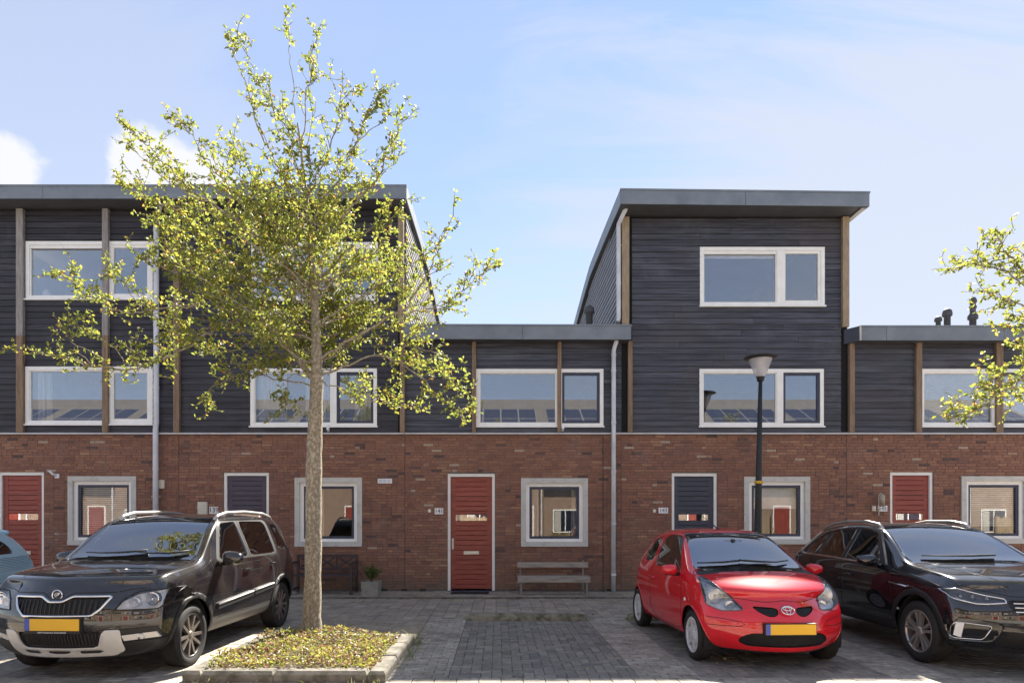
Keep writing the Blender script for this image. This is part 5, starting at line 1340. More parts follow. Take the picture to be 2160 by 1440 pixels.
m_lampsilver = M('lamp_bowl', (.84,.85,.87), .3, metal=.15, vscale=12, var=.25); m_lampdark = M('lamp_bezel', (.10,.105,.11), .35, metal=.4)
m_silver = M('silver_plastic', (.62,.61,.58), .4, metal=.1, var=.08)
m_alloy = M('alloy', (.42,.39,.37), .3, metal=.8, var=.1); m_alloydark = M('alloy_dark', (.06,.055,.055), .4, metal=.6)
m_alloydk2 = M('alloy_bronze', (.24,.21,.19), .35, metal=.6); m_alloybr = M('alloy_bright', (.55,.51,.48), .32, metal=.7)
m_hubcap = M('hubcap', (.62,.62,.63), .4, metal=.15, var=.15, vscale=20)
m_taillamp = M('tail_lamp', (.35,.01,.012), .15, coat=1)
m_seam = M('panel_gap', (.006,.006,.006), .9)
def paint(name, col, dust, dcol=(.20,.17,.13), rough=.28, dlo=.45, dhi=.8, coat=1.0, cior=1.7):
    m = M(name, col, rough, coat=coat, var=0, spec=.04, coatr=.02); nt = m.node_tree; N = nt.nodes; L = nt.links; p = N['Principled BSDF']
    p.inputs['Coat IOR'].default_value = cior
    g = N.new('ShaderNodeNewGeometry'); n = N.new('ShaderNodeTexNoise'); n.inputs['Scale'].default_value = 3.5; n.inputs['Detail'].default_value = 8; L.new(g.outputs['Position'], n.inputs['Vector'])
    mr = N.new('ShaderNodeMapRange'); mr.inputs[1].default_value = dlo; mr.inputs[2].default_value = dhi; mr.inputs[4].default_value = dust; L.new(n.outputs[0], mr.inputs[0])
    mx = N.new('ShaderNodeMix'); mx.data_type = 'RGBA'; mx.inputs[6].default_value = (*col, 1); mx.inputs[7].default_value = (*dcol, 1); L.new(mr.outputs[0], mx.inputs[0]); L.new(mx.outputs[2], p.inputs['Base Color'])
    cw = N.new('ShaderNodeMapRange'); cw.inputs[3].default_value = coat; cw.inputs[4].default_value = coat*.35; L.new(mr.outputs[0], cw.inputs[0]); L.new(cw.outputs[0], p.inputs['Coat Weight'])
    return m

def std_rows(b, si, w, be, ca): return [b, si, w, be, ca]
# ======== red hatchback
def red_car():
    P = paint('red_paint', (.60,.010,.020), .08, (.50,.12,.12), .5)
    st = [
     (0, .34, [(.56,.20),(.70,.32),(.73,.50),(.69,.64),(.60,.725)], .765),
     (.14, .26, [(.62,.18),(.76,.30),(.79,.50),(.76,.685),(.66,.785)], .825),
     (.42, .10, [(.70,.18),(.80,.30),(.825,.53),(.80,.77),(.70,.89)], .94),
     (.74, .02, [(.74,.18),(.80,.30),(.83,.55),(.81,.84),(.715,.955)], 1.0),
     (.96, 0, [(.74,.18),(.80,.30),(.83,.56),(.81,.885),(.71,.985)], 1.03),
     (1.22, 0, [(.74,.18),(.80,.30),(.83,.57),(.81,.91),(.665,1.15)], 1.19),
     (1.52, 0, [(.74,.18),(.80,.30),(.83,.57),(.81,.925),(.60,1.345)], 1.385),
     (1.74, 0, [(.74,.18),(.80,.30),(.83,.57),(.81,.935),(.575,1.42)], 1.455),
     (2.2, 0, [(.74,.18),(.80,.30),(.83,.58),(.81,.95),(.565,1.445)], 1.485),
     (2.68, 0, [(.73,.18),(.79,.30),(.83,.58),(.805,.97),(.555,1.42)], 1.465),
     (3.02, -.02, [(.72,.19),(.78,.32),(.82,.60),(.79,.98),(.545,1.35)], 1.40),
     (3.24, -.06, [(.68,.21),(.75,.34),(.79,.60),(.75,.95),(.56,1.16)], 1.20),
     (3.38, -.16, [(.60,.26),(.70,.38),(.73,.60),(.68,.82),(.58,.95)], .97)]
    c = Car('parked_car', 'small red three-door hatchback parked nose-out in the middle bay', dict(dims=(3.405,1.615,1.465), st=st, nose=[.03,.0,0,.07,.20], tail=[-.08,0,0,-.04,-.08], floor=.17, crease={4:.25}), (0,0,0), 0)
    ax0, ax1, rad = .70, 3.04, .278
    c.wheels(ax0, ax1, rad, .165, .325, dict(n=6, pair=(0,), w=(.026,.022), rim=.72, hub=.06, disc=True, rot=.3), m_hubcap, m_hubcap, lip=P)
    ws = round_poly([(-.665,.985),(.665,.985),(.52,1.405),(-.52,1.405)], .06)
    c.cut_front('windscreen', ws, 1.95, {'mat': m_wind, 'off': -.006}, zmin=.9)
    c.carve('cowl_grille', lambda co: sd_poly(co[:, [0,2]], round_poly([(-.68,.945),(.68,.945),(.66,.985),(-.66,.985)], .01)), lambda co, no: (co[:,1] > c.y(.72)) & (co[:,1] < c.y(1.15)) & (no[:,2] > .3), {'mat': m_black, 'off': -.004}, only=(0,))
    dwin = round_poly([(1.16,.955),(1.60,1.33),(1.78,1.375),(2.16,1.375),(2.26,1.30),(2.20,.965)], .05)
    c.cut_side('side_window', dwin, {'mat': m_sideg, 'off': -.006}, xmin=.35)
    c.cut_side('quarter_window', round_poly([(2.36,1.02),(2.38,1.30),(2.50,1.35),(2.72,1.28),(2.86,1.10),(2.70,1.0)], .07), {'mat': m_sideg, 'off': -.006}, xmin=.35)
    c.later.append(lambda: c.seam_side('door_gap', [(1.05,.93),(.99,.62),(1.03,.32),(1.30,.27),(2.10,.27),(2.30,.42),(2.32,.80),(2.28,1.0),(2.28,1.34)]))
    # hood gap, headlights, grilles
    hl = round_poly([(.40,.62),(.60,.60),(.735,.66),(.74,.80),(.70,.925),(.655,.93),(.58,.83),(.46,.72)], .04)
    c.cut_front('headlight', hl, .75, {'mat': m_lens, 'off': .003, 'rim': m_lampdark}, both=True)
    c.later.append(lambda: c.seam_front('hood_gap', [(-.655,.90),(-.58,.825),(-.46,.735),(-.2,.705),(-.06,.715),(0,.725),(.06,.715),(.2,.705),(.46,.735),(.58,.825),(.655,.90)]))
    c.later.append(lambda: c.seam_top('hood_gap', [(.665,.52),(.70,.70),(.70,.88),(.66,.94)]))
    gr = round_poly([(.09,.655),(.33,.665),(.30,.62),(.20,.565),(.10,.57)], .025)
    c.cut_front('upper_grille', gr, .4, {'mat': m_black, 'off': -.03}, both=True)
    lg = round_poly([(-.48,.30),(-.40,.255),(.40,.255),(.48,.30),(.45,.355),(.36,.40),(-.36,.40),(-.45,.355)], .05)
    c.cut_front('lower_grille', lg, .4, {'mat': m_black, 'off': -.035}); c.cut_front('bumper_lip', [(-.9,.205),(.9,.205),(.9,.0),(-.9,.0)], .35, {'mat': m_black}, only=(0,))
    for sg_ in (1, -1): c.later.append(lambda sg_=sg_: c.seam_front('bumper_strip', [(.74,.535),(.60,.525),(.45,.505),(.425,.48),(.45,.46),(.60,.452),(.74,.455)], .004, sg=sg_))
    c.finish(P); c.build_wheels()
    for f_ in c.later: f_()
    for sg in (1, -1):
        h = c.objs['headlight|%d' % sg]; c.seam_front('seal', hl+[hl[0]], .005, m_lampdark, sg, h, .002)
        mb = MB(); pts = [c.front(sg*x, z, -.055) for x, z in hl]; ce = sum(pts, Vector())/len(pts); mb.smooth = False
        mb.add(pts+[ce+Vector((0,.03,0))], [(i, (i+1) % len(pts), len(pts)) for i in range(len(pts))]); mb.build('bowl', m_lampsilver, h)
        c.headlight_unit(sg*.60, .745, .085, sg, h, m_lampsilver); c.headlight_unit(sg*.50, .655, .045, sg, h, m_lampsilver)
        g = c.objs['upper_grille|%d' % sg]; mesh_grille(c, g, gr, sg, .022)
        s = c.side(sg, .86, .66); mb = MB(); mb.smooth = True; mb.lathe([(.001,.012),(.018,.010),(.024,.0)], s, 'x', 12) if sg > 0 else mb.lathe([(.001,-.012),(.018,-.010),(.024,.0)], s, 'x', 12); mb.build('side_repeater', m_hubcap, c.root)
    mesh_grille(c, c.objs['lower_grille'], lg, 1, .03)
    c.plate(.395, .50, .26, 0, .012)
    # oval emblem of three ellipses in a red roundel
    p = c.front(0, .625, .012); n = c.norm_front(0, .625); t1 = Vector((1,0,0)); t2 = n.cross(t1).normalized(); t2 = t2 if t2.z > 0 else -t2
    mb = MB(); mb.smooth = True; mb.add([p-n*.004+t1*.085*math.cos(t)+t2*.062*math.sin(t) for t in np.linspace(0, 2*math.pi, 25)[:-1]], [tuple(range(24))]); em = mb.build('emblem_base', P, c.root)
    def ell(cx, cz, a, b, r): return [p+n*.004+t1*(cx+a*math.cos(t))+t2*(cz+b*math.sin(t)) for t in np.linspace(0, 2*math.pi, 33)]
    mb = MB(); mb.smooth = True
    for e in ((0,0,.066,.046,.006),(0,0,.022,.044,.005),(0,.018,.044,.020,.005)): mb.tube(ell(*e), e[4], 6)
    mb.build('emblem', m_chrome, em)
    c.mirror(1.20, .93, P, (.10,.085,.085)); c.handle(2.08, .80, P)
    c.wiper([(-.10,1.02),(-.3,1.0),(-.52,1.02),(-.60,1.04)]); c.wiper([(-.1,1.03),(.1,1.00),(.32,1.0),(.50,1.06)])
    mb = MB(); a = c.top(.0, 1.86, .0); mb.tube([a-Vector((0,0,.01)), a+Vector((-.02,.05,.02)), a+Vector((-.24,.02,.18))], [.014,.008,.003], 6); mb.build('antenna', m_black, c.root)
    c.dash(1.02, .92, .62); c.seats(1.75, .52, 2.5)
    mb = MB(); mb.box(-.02, .02, c.y(1.42), c.y(1.46), 1.22, 1.33); mb.obox((0, c.y(1.45), 1.28), (1,0,0), (0,0,1), (0,1,0), .11, .035, .01); mb.build('rear_view_mirror', m_black, c.root)
    return c
def mesh_grille(c, parent, poly, sg, step):
    xs = [p[0] for p in poly]; zs = [p[1] for p in poly]; x0, x1, z0, z1 = min(xs), max(xs), min(zs), max(zs); mb = MB()
    for k in range(int((x1-x0+z1-z0)/step)+2):
        for dr in (1, -1):
            pts = []
            for t in np.linspace(0, 1, 9):
                z = z0+(z1-z0)*t; x = (x0+k*step-(z1-z0)*t*1.0) if dr > 0 else (x0+(k*step-(z1-z0))+(z1-z0)*t*1.0); pts.append((x, z))
            ins = sd_poly(np.array(pts), poly) < -.002
            run = [c.front(sg*p[0], p[1], -.012) for p, i in zip(pts, ins) if i]
            if len(run) > 1: mb.tube(run, .0035, 4, cap=False)
    mb.build('mesh', m_black, parent)
# ======== black boxy SUV
def black_suv():
    P = paint('black_paint_muddy', (.010,.009,.011), .28, (.12,.10,.08), .26, .42, .85, cior=1.8); PC = m_black
    st = [
     (0, .30, [(.70,.24),(.85,.40),(.86,.62),(.82,.82),(.72,.935)], .975),
     (.16, .20, [(.76,.24),(.89,.38),(.91,.62),(.88,.87),(.78,.99)], 1.03),
     (.50, .06, [(.80,.25),(.90,.37),(.925,.65),(.90,.93),(.82,1.05)], 1.09),
     (1.0, 0, [(.80,.25),(.90,.37),(.925,.67),(.90,1.0),(.82,1.09)], 1.13),
     (1.22, 0, [(.80,.25),(.90,.37),(.925,.68),(.90,1.03),(.81,1.12)], 1.16),
     (1.48, 0, [(.80,.25),(.90,.37),(.925,.68),(.90,1.05),(.755,1.34)], 1.375),
     (1.78, 0, [(.80,.25),(.90,.37),(.925,.68),(.90,1.06),(.695,1.56)], 1.59),
     (2.0, 0, [(.80,.25),(.90,.37),(.925,.69),(.90,1.07),(.675,1.625)], 1.66),
     (2.7, 0, [(.80,.25),(.90,.37),(.925,.69),(.90,1.08),(.67,1.645)], 1.69),
     (3.4, 0, [(.80,.26),(.90,.38),(.925,.70),(.895,1.08),(.665,1.635)], 1.68),
     (3.88, -.02, [(.79,.28),(.89,.40),(.915,.72),(.875,1.08),(.65,1.59)], 1.63),
     (4.06, -.06, [(.76,.31),(.86,.42),(.885,.70),(.845,1.05),(.66,1.40)], 1.43),
     (4.18, -.14, [(.70,.36),(.80,.45),(.82,.68),(.78,.92),(.70,1.05)], 1.07)]
    c = Car('parked_car', 'muddy black boxy SUV with silver roof rails parked nose-out beside the tree', dict(dims=(4.222,1.793,1.655), st=st, nose=[.14,.03,0,.05,.15], tail=[-.10,0,0,-.03,-.06], floor=.23, crease={4:.65, 3:.35}), (0,0,0), 0)
    ax0, ax1, rad = .89, 3.468, .329
    c.wheels(ax0, ax1, rad, .215, .385, dict(n=5, pair=(-.24,.24), w=(.017,.015), rim=.72, hub=.05, lean=.010, rot=.95), m_alloydark, m_alloydk2, trim=PC, trimw=.06)
    c.cut_side('lower_cladding', [(1.2,.44),(3.1,.44),(3.1,.0),(1.2,.0)], {'mat': M('grey_sill', (.12,.115,.11), .5)}, xmin=.62, only=(0,))
    ws = round_poly([(-.735,1.115),(.735,1.115),(.60,1.60),(-.60,1.60)], .05)
    c.cut_front('windscreen', ws, 2.1, {'mat': m_wind, 'off': -.006})
    fw = round_poly([(1.56,1.10),(1.90,1.53),(2.32,1.555),(2.36,1.11)], .05)
    c.cut_side('window_trim', round_poly([(1.48,1.085),(1.84,1.555),(3.28,1.575),(3.36,1.53),(3.34,1.085)], .05), {'mat': m_black}, xmin=.4, only=(0,))
    c.cut_side('front_side_window', fw, {'mat': m_sideg, 'off': -.005}, xmin=.4)
    c.cut_side('rear_side_window', round_poly([(2.44,1.11),(2.42,1.555),(3.20,1.555),(3.27,1.50),(3.26,1.11)], .05), {'mat': m_tint, 'off': -.005}, xmin=.4)
    c.cut_side('cargo_window', round_poly([(3.44,1.14),(3.44,1.52),(3.72,1.50),(3.86,1.14)], .05), {'mat': m_tint, 'off': -.004}, xmin=.4)
    c.later.append(lambda: c.seam_side('door_gap', [(1.36,1.06),(1.30,.70),(1.36,.45),(2.36,.44),(2.40,1.10),(2.39,1.56)]))
    c.later.append(lambda: c.seam_side('door_gap', [(2.40,.44),(3.06,.44),(3.10,.62),(3.30,.90),(3.33,1.10)]))
    # front
    hl = round_poly([(.51,.70),(.83,.695),(.90,.74),(.885,.885),(.66,.868),(.56,.80)], .02)
    c.cut_front('headlight', hl, .9, {'mat': m_lens, 'off': .003, 'rim': m_lampdark}, both=True)
    gr = round_poly([(-.47,.83),(-.15,.835),(-.06,.785),(.06,.785),(.15,.835),(.47,.83),(.40,.715),(.33,.655),(-.33,.655),(-.40,.715)], .02)
    c.cut_front('grille', gr, .5, {'mat': m_black, 'off': -.025}, only=(0,))
    c.later.append(lambda: c.seam_front('hood_gap', [(-.70,.895),(-.58,.885),(-.49,.865),(-.15,.87),(-.06,.815),(.06,.815),(.15,.87),(.49,.865),(.58,.885),(.70,.895)]))
    c.later.append(lambda: c.seam_top('hood_gap', [(.78,.36),(.79,.7),(.78,1.15)]))
    c.later.append(lambda: c.seam_top('hood_crease', [(.50,.2),(.56,.6),(.60,1.05)], .005, P))
    c.later.append(lambda: c.seam_front('grille_surround', gr+[gr[0]], .013, m_chrome, parent=c.objs['grille'], off=.002))
    c.cut_front('skid', round_poly([(-.56,.515),(-.42,.515),(-.36,.345),(.36,.345),(.42,.515),(.56,.515),(.55,.30),(.46,.25),(-.46,.25),(-.55,.30)], .015), .5, {'mat': m_silver, 'off': .006, 'rim': m_silver})
    lg = round_poly([(-.40,.505),(.40,.505),(.345,.35),(-.345,.35)], .01)
    c.cut_front('lower_grille', lg, .5, {'mat': m_black, 'off': -.02}, only=(0,))
    c.cut_front('fog_panel', round_poly([(.54,.515),(.84,.535),(.88,.40),(.56,.385)], .015), .8, {'mat': m_black, 'off': -.012}, both=True, only=(0,))
    c.cut_front('corner_trim', round_poly([(.53,.375),(.90,.42),(.95,.20),(.50,.20),(.50,.30)], .015), .75, {'mat': PC}, both=True, only=(0,))
    c.cut_front('chin', [(-.9,.262),(.9,.262),(.9,.0),(-.9,.0)], .5, {'mat': PC}, only=(0,))
    for x_ in (-.29, 0, .29): c.cut_front('skid_slot.%d' % int(x_*100), round_poly([(x_-.11,.318),(x_+.11,.318),(x_+.10,.285),(x_-.10,.285)], .008), .5, {'mat': m_black, 'off': -.012})
    c.finish(P); c.build_wheels()
    for f_ in c.later: f_()
    g = c.objs['grille']
    for k in range(19):
        x = -.405+.81*k/18; ok = [z for z in np.linspace(.655,.84,12) if sd_poly(np.array([(x, z)]), gr)[0] < -.012]
        if len(ok) > 1: mb = MB(); mb.tube([c.front(x, z, -.004) for z in ok], .0085, 5); mb.build('slat', m_black, g)
    g = c.objs['lower_grille']
    for k in range(25):
        x = -.36+.72*k/24; ok = [z for z in np.linspace(.35,.505,8) if sd_poly(np.array([(x, z)]), lg)[0] < -.006]
        if len(ok) > 1: mb = MB(); mb.tube([c.front(x, z, -.006) for z in ok], .005, 4); mb.build('slat', m_black, g)
    for sg in (1, -1):
        h = c.objs['headlight|%d' % sg]; c.seam_front('seal', [(min(a,.885), b) for a, b in hl+[hl[0]]], .006, m_black, sg, h, .002)
        mb = MB(); pts = [c.front(sg*min(x,.875), z, -.05) for x, z in hl]; ce = sum(pts, Vector())/len(pts); mb.add(pts+[ce+Vector((0,.03,0))], [(i, (i+1) % len(pts), len(pts)) for i in range(len(pts))]); mb.build('bowl', m_lampsilver, h)
        c.headlight_unit(sg*.77, .79, .062, sg, h, m_chrome); c.headlight_unit(sg*.64, .765, .045, sg, h, m_lampsilver)
        f = c.objs.get('fog_panel|%d' % sg)
        p0 = [c.front(sg*x, z, .004) for x, z in ((.56,.455),(.82,.475),(.84,.42),(.57,.40))]
        mb = MB(); mb.add(p0+[q+Vector((0,.03,0)) for q in p0], [(0,1,2,3),(0,4,5,1),(1,5,6,2),(2,6,7,3),(3,7,4,0)]); fo = mb.build('fog_light_trim', m_silver, f, fix=True)
        p = c.front(sg*.70, .437, .006); mb = MB(); mb.smooth = True; mb.lathe([(.001,-.012),(.026,-.010),(.034,.0),(.034,.02)], p, 'y', 18); mb.build('fog_light', m_lens, f)
        c.polytube('roof_rail', [c.top(sg*.60, s, o) for s, o in ((1.95,-.01),(2.02,.028),(2.25,.052),(2.8,.058),(3.4,.052),(3.66,.03),(3.74,-.01))], .024, m_rail)
        pts = [c.side(sg, s, z, .010) for s, z in ((1.40,.575),(1.9,.60),(2.37,.625))]; mb = MB(); mb.obox(sum(pts, Vector())/3, pts[2]-pts[0], Vector((0,-.05,1)), Vector((1,0,0)), (pts[2]-pts[0]).length/2, .034, .012); mo = mb.build('side_moulding', m_black, c.root)
        pts2 = [c.side(sg, s, z, .024) for s, z in ((1.41,.60),(1.9,.625),(2.36,.65))]; c.polytube('bright_strip', pts2, .011, m_silver, mo, 6)
        pts = [c.side(sg, s, z, .010) for s, z in ((2.42,.628),(2.75,.645),(3.06,.662))]; mb = MB(); mb.obox(sum(pts, Vector())/3, pts[2]-pts[0], Vector((0,-.05,1)), Vector((1,0,0)), (pts[2]-pts[0]).length/2, .034, .012); mo = mb.build('side_moulding', m_black, c.root)
        pts2 = [c.side(sg, s, z, .024) for s, z in ((2.42,.653),(2.75,.67),(3.05,.687))]; c.polytube('bright_strip', pts2, .011, m_silver, mo, 6)
        tl = [c.side(sg, s, z, .006) for s, z in ((3.92,.80),(3.92,1.12),(4.10,1.10),(4.12,.84))]
        mb = MB(); mb.add(tl+[q-Vector((sg*.03,0,0)) for q in tl], [(0,1,2,3),(0,4,5,1),(1,5,6,2),(2,6,7,3),(3,7,4,0)]); mb.build('tail_light', m_taillamp, c.root, fix=True)
    _, ym = c.plate(.525, .635, .26, 0, .012)
    me = text_mesh('G&H Autoservice Zwanenshoek', .021); me.materials.append(m_plate); o = link('plate_caption', me, c.root); o.location = (.0, ym-.009, .508); o.rotation_euler = (R(90), 0, 0)
    MB().box(-.27, .27, ym-.006, ym+.05, .497, .5165).build('plate_holder', m_black, c.root)
    p = c.front(0, .845, .006); n = c.norm_front(0, .845)
    mb = MB(); mb.smooth = True; mb.tube([p+Vector((.048*math.cos(t), 0, .048*math.sin(t)))+n*.004 for t in np.linspace(0, 2*math.pi, 29)], .006, 6)
    em = mb.build('emblem', m_chrome, c.root)
    mb = MB(); mb.add([p+Vector((.042*math.cos(t), 0, .042*math.sin(t))) for t in np.linspace(0, 2*math.pi, 25)[:-1]], [tuple(range(24))]); mb.build('emblem_disc', m_black, em)
    mb = MB(); mb.smooth = True
    mb.tube([p+Vector((-.026,-.006,-.022)), p+Vector((.004,-.006,.004)), p+Vector((.022,-.006,.024))], .005, 5); mb.tube([p+Vector((.008,-.006,.024)), p+Vector((.024,-.006,.026)), p+Vector((.026,-.006,.010))], .005, 5)
    for k in range(3): mb.tube([p+Vector((-.006+.012*k,-.006,-.018+.008*k)), p+Vector((-.024+.012*k,-.006,.004+.010*k)), p+Vector((-.030+.010*k,-.006,.016+.006*k))], .0035, 5)
    mb.build('winged_arrow', m_chrome, em)
    c.mirror(1.60, 1.07, P, (.125,.085,.115)); c.handle(2.14, .945, P); c.handle(3.02, .965, P)
    c.wiper([(.15,1.28),(-.1,1.24),(-.35,1.24),(-.55,1.27)]); c.wiper([(.62,1.30),(.42,1.24),(.2,1.23),(.05,1.25)])
    mb = MB(); a = c.top(.0, 3.45, .0); mb.tube([a-Vector((0,0,.01)), a+Vector((0,.06,.03)), a+Vector((0,.18,.10))], [.016,.008,.003], 6); mb.build('antenna', m_black, c.root)
    c.dash(1.28, 1.05, .70); c.seats(2.15, .62, 3.0)
    return c
m_stripe = M('stripe', (.03,.05,.10), .3)
m_rail = M('roof_rail', (.48,.46,.44), .35, metal=.7)
# ======== black crossover
def crossover():
    P = paint('black_paint', (.008,.008,.011), .16, (.20,.19,.17), .2, .5, .85, cior=1.8)
    st = [
     (0, .30, [(.72,.23),(.87,.38),(.88,.60),(.83,.77),(.73,.86)], .90),
     (.16, .20, [(.78,.23),(.90,.37),(.92,.60),(.89,.83),(.79,.93)], .965),
     (.50, .06, [(.82,.24),(.91,.36),(.935,.62),(.91,.89),(.82,1.0)], 1.035),
     (1.0, 0, [(.82,.24),(.91,.36),(.94,.64),(.91,.96),(.82,1.05)], 1.09),
     (1.26, 0, [(.82,.24),(.91,.36),(.94,.65),(.91,.98),(.81,1.08)], 1.115),
     (1.58, 0, [(.82,.24),(.91,.36),(.94,.65),(.91,1.0),(.73,1.29)], 1.325),
     (1.92, 0, [(.82,.24),(.91,.36),(.94,.65),(.91,1.01),(.65,1.47)], 1.505),
     (2.18, 0, [(.82,.24),(.91,.36),(.94,.66),(.91,1.02),(.625,1.525)], 1.56),
     (2.72, 0, [(.82,.24),(.91,.36),(.94,.66),(.91,1.03),(.62,1.54)], 1.585),
     (3.28, 0, [(.82,.25),(.91,.37),(.94,.68),(.905,1.05),(.605,1.50)], 1.55),
     (3.72, -.02, [(.80,.27),(.90,.39),(.93,.70),(.89,1.07),(.58,1.42)], 1.46),
     (4.03, -.06, [(.76,.31),(.86,.42),(.89,.70),(.84,1.06),(.62,1.20)], 1.23),
     (4.20, -.16, [(.68,.36),(.78,.46),(.81,.68),(.76,.92),(.66,1.03)], 1.05)]
    c = Car('parked_car', 'glossy black crossover with silver roof rails parked beside the red hatchback', dict(dims=(4.236,1.819,1.545), st=st, nose=[.14,.03,0,.05,.15], tail=[-.10,0,0,-.03,-.06], floor=.22, crease={4:.5, 3:.5}, crease_from=1), (0,0,0), 0)
    ax0, ax1, rad = .86, 3.45, .336
    c.wheels(ax0, ax1, rad, .215, .395, dict(n=5, pair=(-.2,.2), w=(.015,.014), rim=.70, hub=.055, lean=.0, rot=.3), m_alloy, m_alloybr, trim=m_black, trimw=.065)
    c.cut_side('lower_cladding', [(1.2,.40),(3.1,.40),(3.1,.0),(1.2,.0)], {'mat': m_black}, xmin=.62, only=(0,))
    ws = round_poly([(-.745,1.075),(.745,1.075),(.575,1.505),(-.575,1.505)], .05); c.cut_front('windscreen', ws, 2.3, {'mat': m_wind, 'off': -.006})
    band = round_poly([(1.50,1.03),(1.96,1.425),(2.25,1.475),(2.75,1.475),(3.30,1.41),(3.72,1.20),(3.70,1.09)], .04)
    c.cut_side('window_trim', round_poly([(1.44,1.015),(1.94,1.445),(2.25,1.495),(2.76,1.495),(3.32,1.43),(3.80,1.20),(3.76,1.07)], .04), {'mat': m_chrome}, xmin=.4, only=(0,))
    c.cut_side('pillar', band, {'mat': m_black}, xmin=.4)
    c.cut_side('front_side_window', round_poly([(1.62,1.045),(2.0,1.42),(2.26,1.462),(2.42,1.465),(2.44,1.06)], .03), {'mat': m_tint, 'off': -.004}, xmin=.4)
    c.cut_side('rear_side_window', round_poly([(2.50,1.06),(2.50,1.465),(2.76,1.465),(3.10,1.425),(3.20,1.08)], .03), {'mat': m_tint, 'off': -.004}, xmin=.4)
    c.cut_side('rear_quarter_glass', round_poly([(3.26,1.085),(3.18,1.41),(3.30,1.385),(3.60,1.20),(3.56,1.10)], .03), {'mat': m_tint, 'off': -.004}, xmin=.4)
    c.later.append(lambda: c.seam_side('door_gap', [(1.38,1.02),(1.30,.70),(1.36,.42),(2.40,.41),(2.46,1.0),(2.46,1.05)]))
    c.later.append(lambda: c.seam_side('door_gap', [(2.44,.41),(3.02,.41),(3.10,.62),(3.30,.92),(3.30,1.08)]))
    hl = round_poly([(.47,.735),(.68,.715),(.86,.765),(.905,.845),(.80,.86),(.60,.80),(.47,.775)], .015)
    c.cut_front('headlight', hl, .95, {'mat': m_lens, 'off': .003, 'rim': m_chrome}, both=True)
    gr = round_poly([(-.46,.765),(.46,.765),(.46,.69),(.36,.62),(-.36,.62),(-.46,.69)], .02); c.cut_front('grille', gr, .4, {'mat': m_black, 'off': -.02}, only=(0,))
    c.cut_front('bumper_corner', round_poly([(.50,.54),(.84,.585),(.90,.48),(.87,.33),(.56,.33)], .05), .85, {'mat': M('gloss_black', (.006,.006,.007), .15, coat=1), 'off': -.012, 'rim': m_chrome}, both=True, only=(0,))
    c.cut_front('lower_grille', round_poly([(-.48,.45),(.48,.45),(.54,.30),(-.54,.30)], .02), .4, {'mat': m_black, 'off': -.03}, only=(0,))
    c.cut_front('chin', [(-.9,.27),(.9,.27),(.9,.0),(-.9,.0)], .5, {'mat': m_black}, only=(0,))
    c.later.append(lambda: c.seam_front('hood_gap', [(-.78,.90),(-.60,.845),(-.4,.80),(.4,.80),(.60,.845),(.78,.90)]))
    c.later.append(lambda: c.seam_top('hood_gap', [(.78,.36),(.80,.7),(.79,1.2)]))
    c.later.append(lambda: c.seam_top('hood_crease', [(.42,.2),(.52,.6),(.60,1.1)], .005, P))
    c.finish(P); c.build_wheels()
    for f_ in c.later: f_()
    for k in range(3):
        z = .655+.04*k; pts = [c.front(x, z, .004) for x in np.linspace(-.42,.42,12)]; c.polytube('grille_bar', pts, .008, m_chrome, c.objs['grille'], 6)
    for sg in (1, -1):
        h = c.objs['headlight|%d' % sg]; c.seam_front('seal', [(min(a,.885), b) for a, b in hl+[hl[0]]], .007, m_chrome, sg, h, .002)
        mb = MB(); pts = [c.front(sg*min(x,.88), z, -.05) for x, z in hl]; ce = sum(pts, Vector())/len(pts); mb.add(pts+[ce+Vector((0,.03,0))], [(i, (i+1) % len(pts), len(pts)) for i in range(len(pts))]); mb.build('bowl', m_lampdark, h)
        for x in (.58,.68,.77): c.headlight_unit(sg*x, .765+.09*(x-.58), .024, sg, h, m_chrome)
        c.polytube('light_strip', [c.front(sg*x, z, .008) for x, z in ((.48,.735),(.62,.716),(.70,.716),(.84,.755),(.90,.83))], .008, m_chrome, h, 6)
        f = c.objs.get('bumper_corner|%d' % sg)
        p0 = [c.front(sg*x, z, .006) for x, z in ((.80,.52),(.855,.52),(.855,.39),(.80,.37))]; mb = MB(); mb.add(p0, [(0,1,2,3)]); mb.build('daytime_light', M('daytime_light', (.75,.76,.78), .3), f)
        mb = MB(); lp = round_poly([(.60,.505),(.86,.53),(.88,.48),(.86,.36),(.64,.36)], .03); pts = [c.front(sg*x, z, .004) for x, z in lp]; mb.smooth = True; mb.tube(pts+[pts[0]], .006, 5); mb.build('trim_ring', m_chrome, f)
        c.polytube('roof_rail', [c.top(sg*.56, s, o) for s, o in ((2.05,-.01),(2.14,.026),(2.4,.044),(2.9,.048),(3.3,.04),(3.5,.02),(3.6,-.01))], .019, m_rail)
        c.polytube('fender_badge', [c.side(sg, s, z, .008) for s, z in ((1.02,.815),(1.18,.825),(1.34,.838))], .009, m_chrome)
    c.plate(.48, .59, .26)
    c.mirror(1.66, 1.03, P, (.12,.09,.095)); c.handle(2.16, .86, P); c.handle(3.0, .88, P)
    c.wiper([(.3,1.30),(0,1.27),(-.3,1.28),(-.55,1.31)])
    mb = MB(); a = c.top(.0, 3.3, .0); mb.tube([a-Vector((0,0,.01)), a+Vector((0,.05,.05)), a+Vector((0,.14,.06))], [.022,.012,.004], 6); mb.build('antenna', m_black, c.root)
    c.dash(1.32, 1.02, .70); c.seats(2.2, .58, 3.05)
    return c
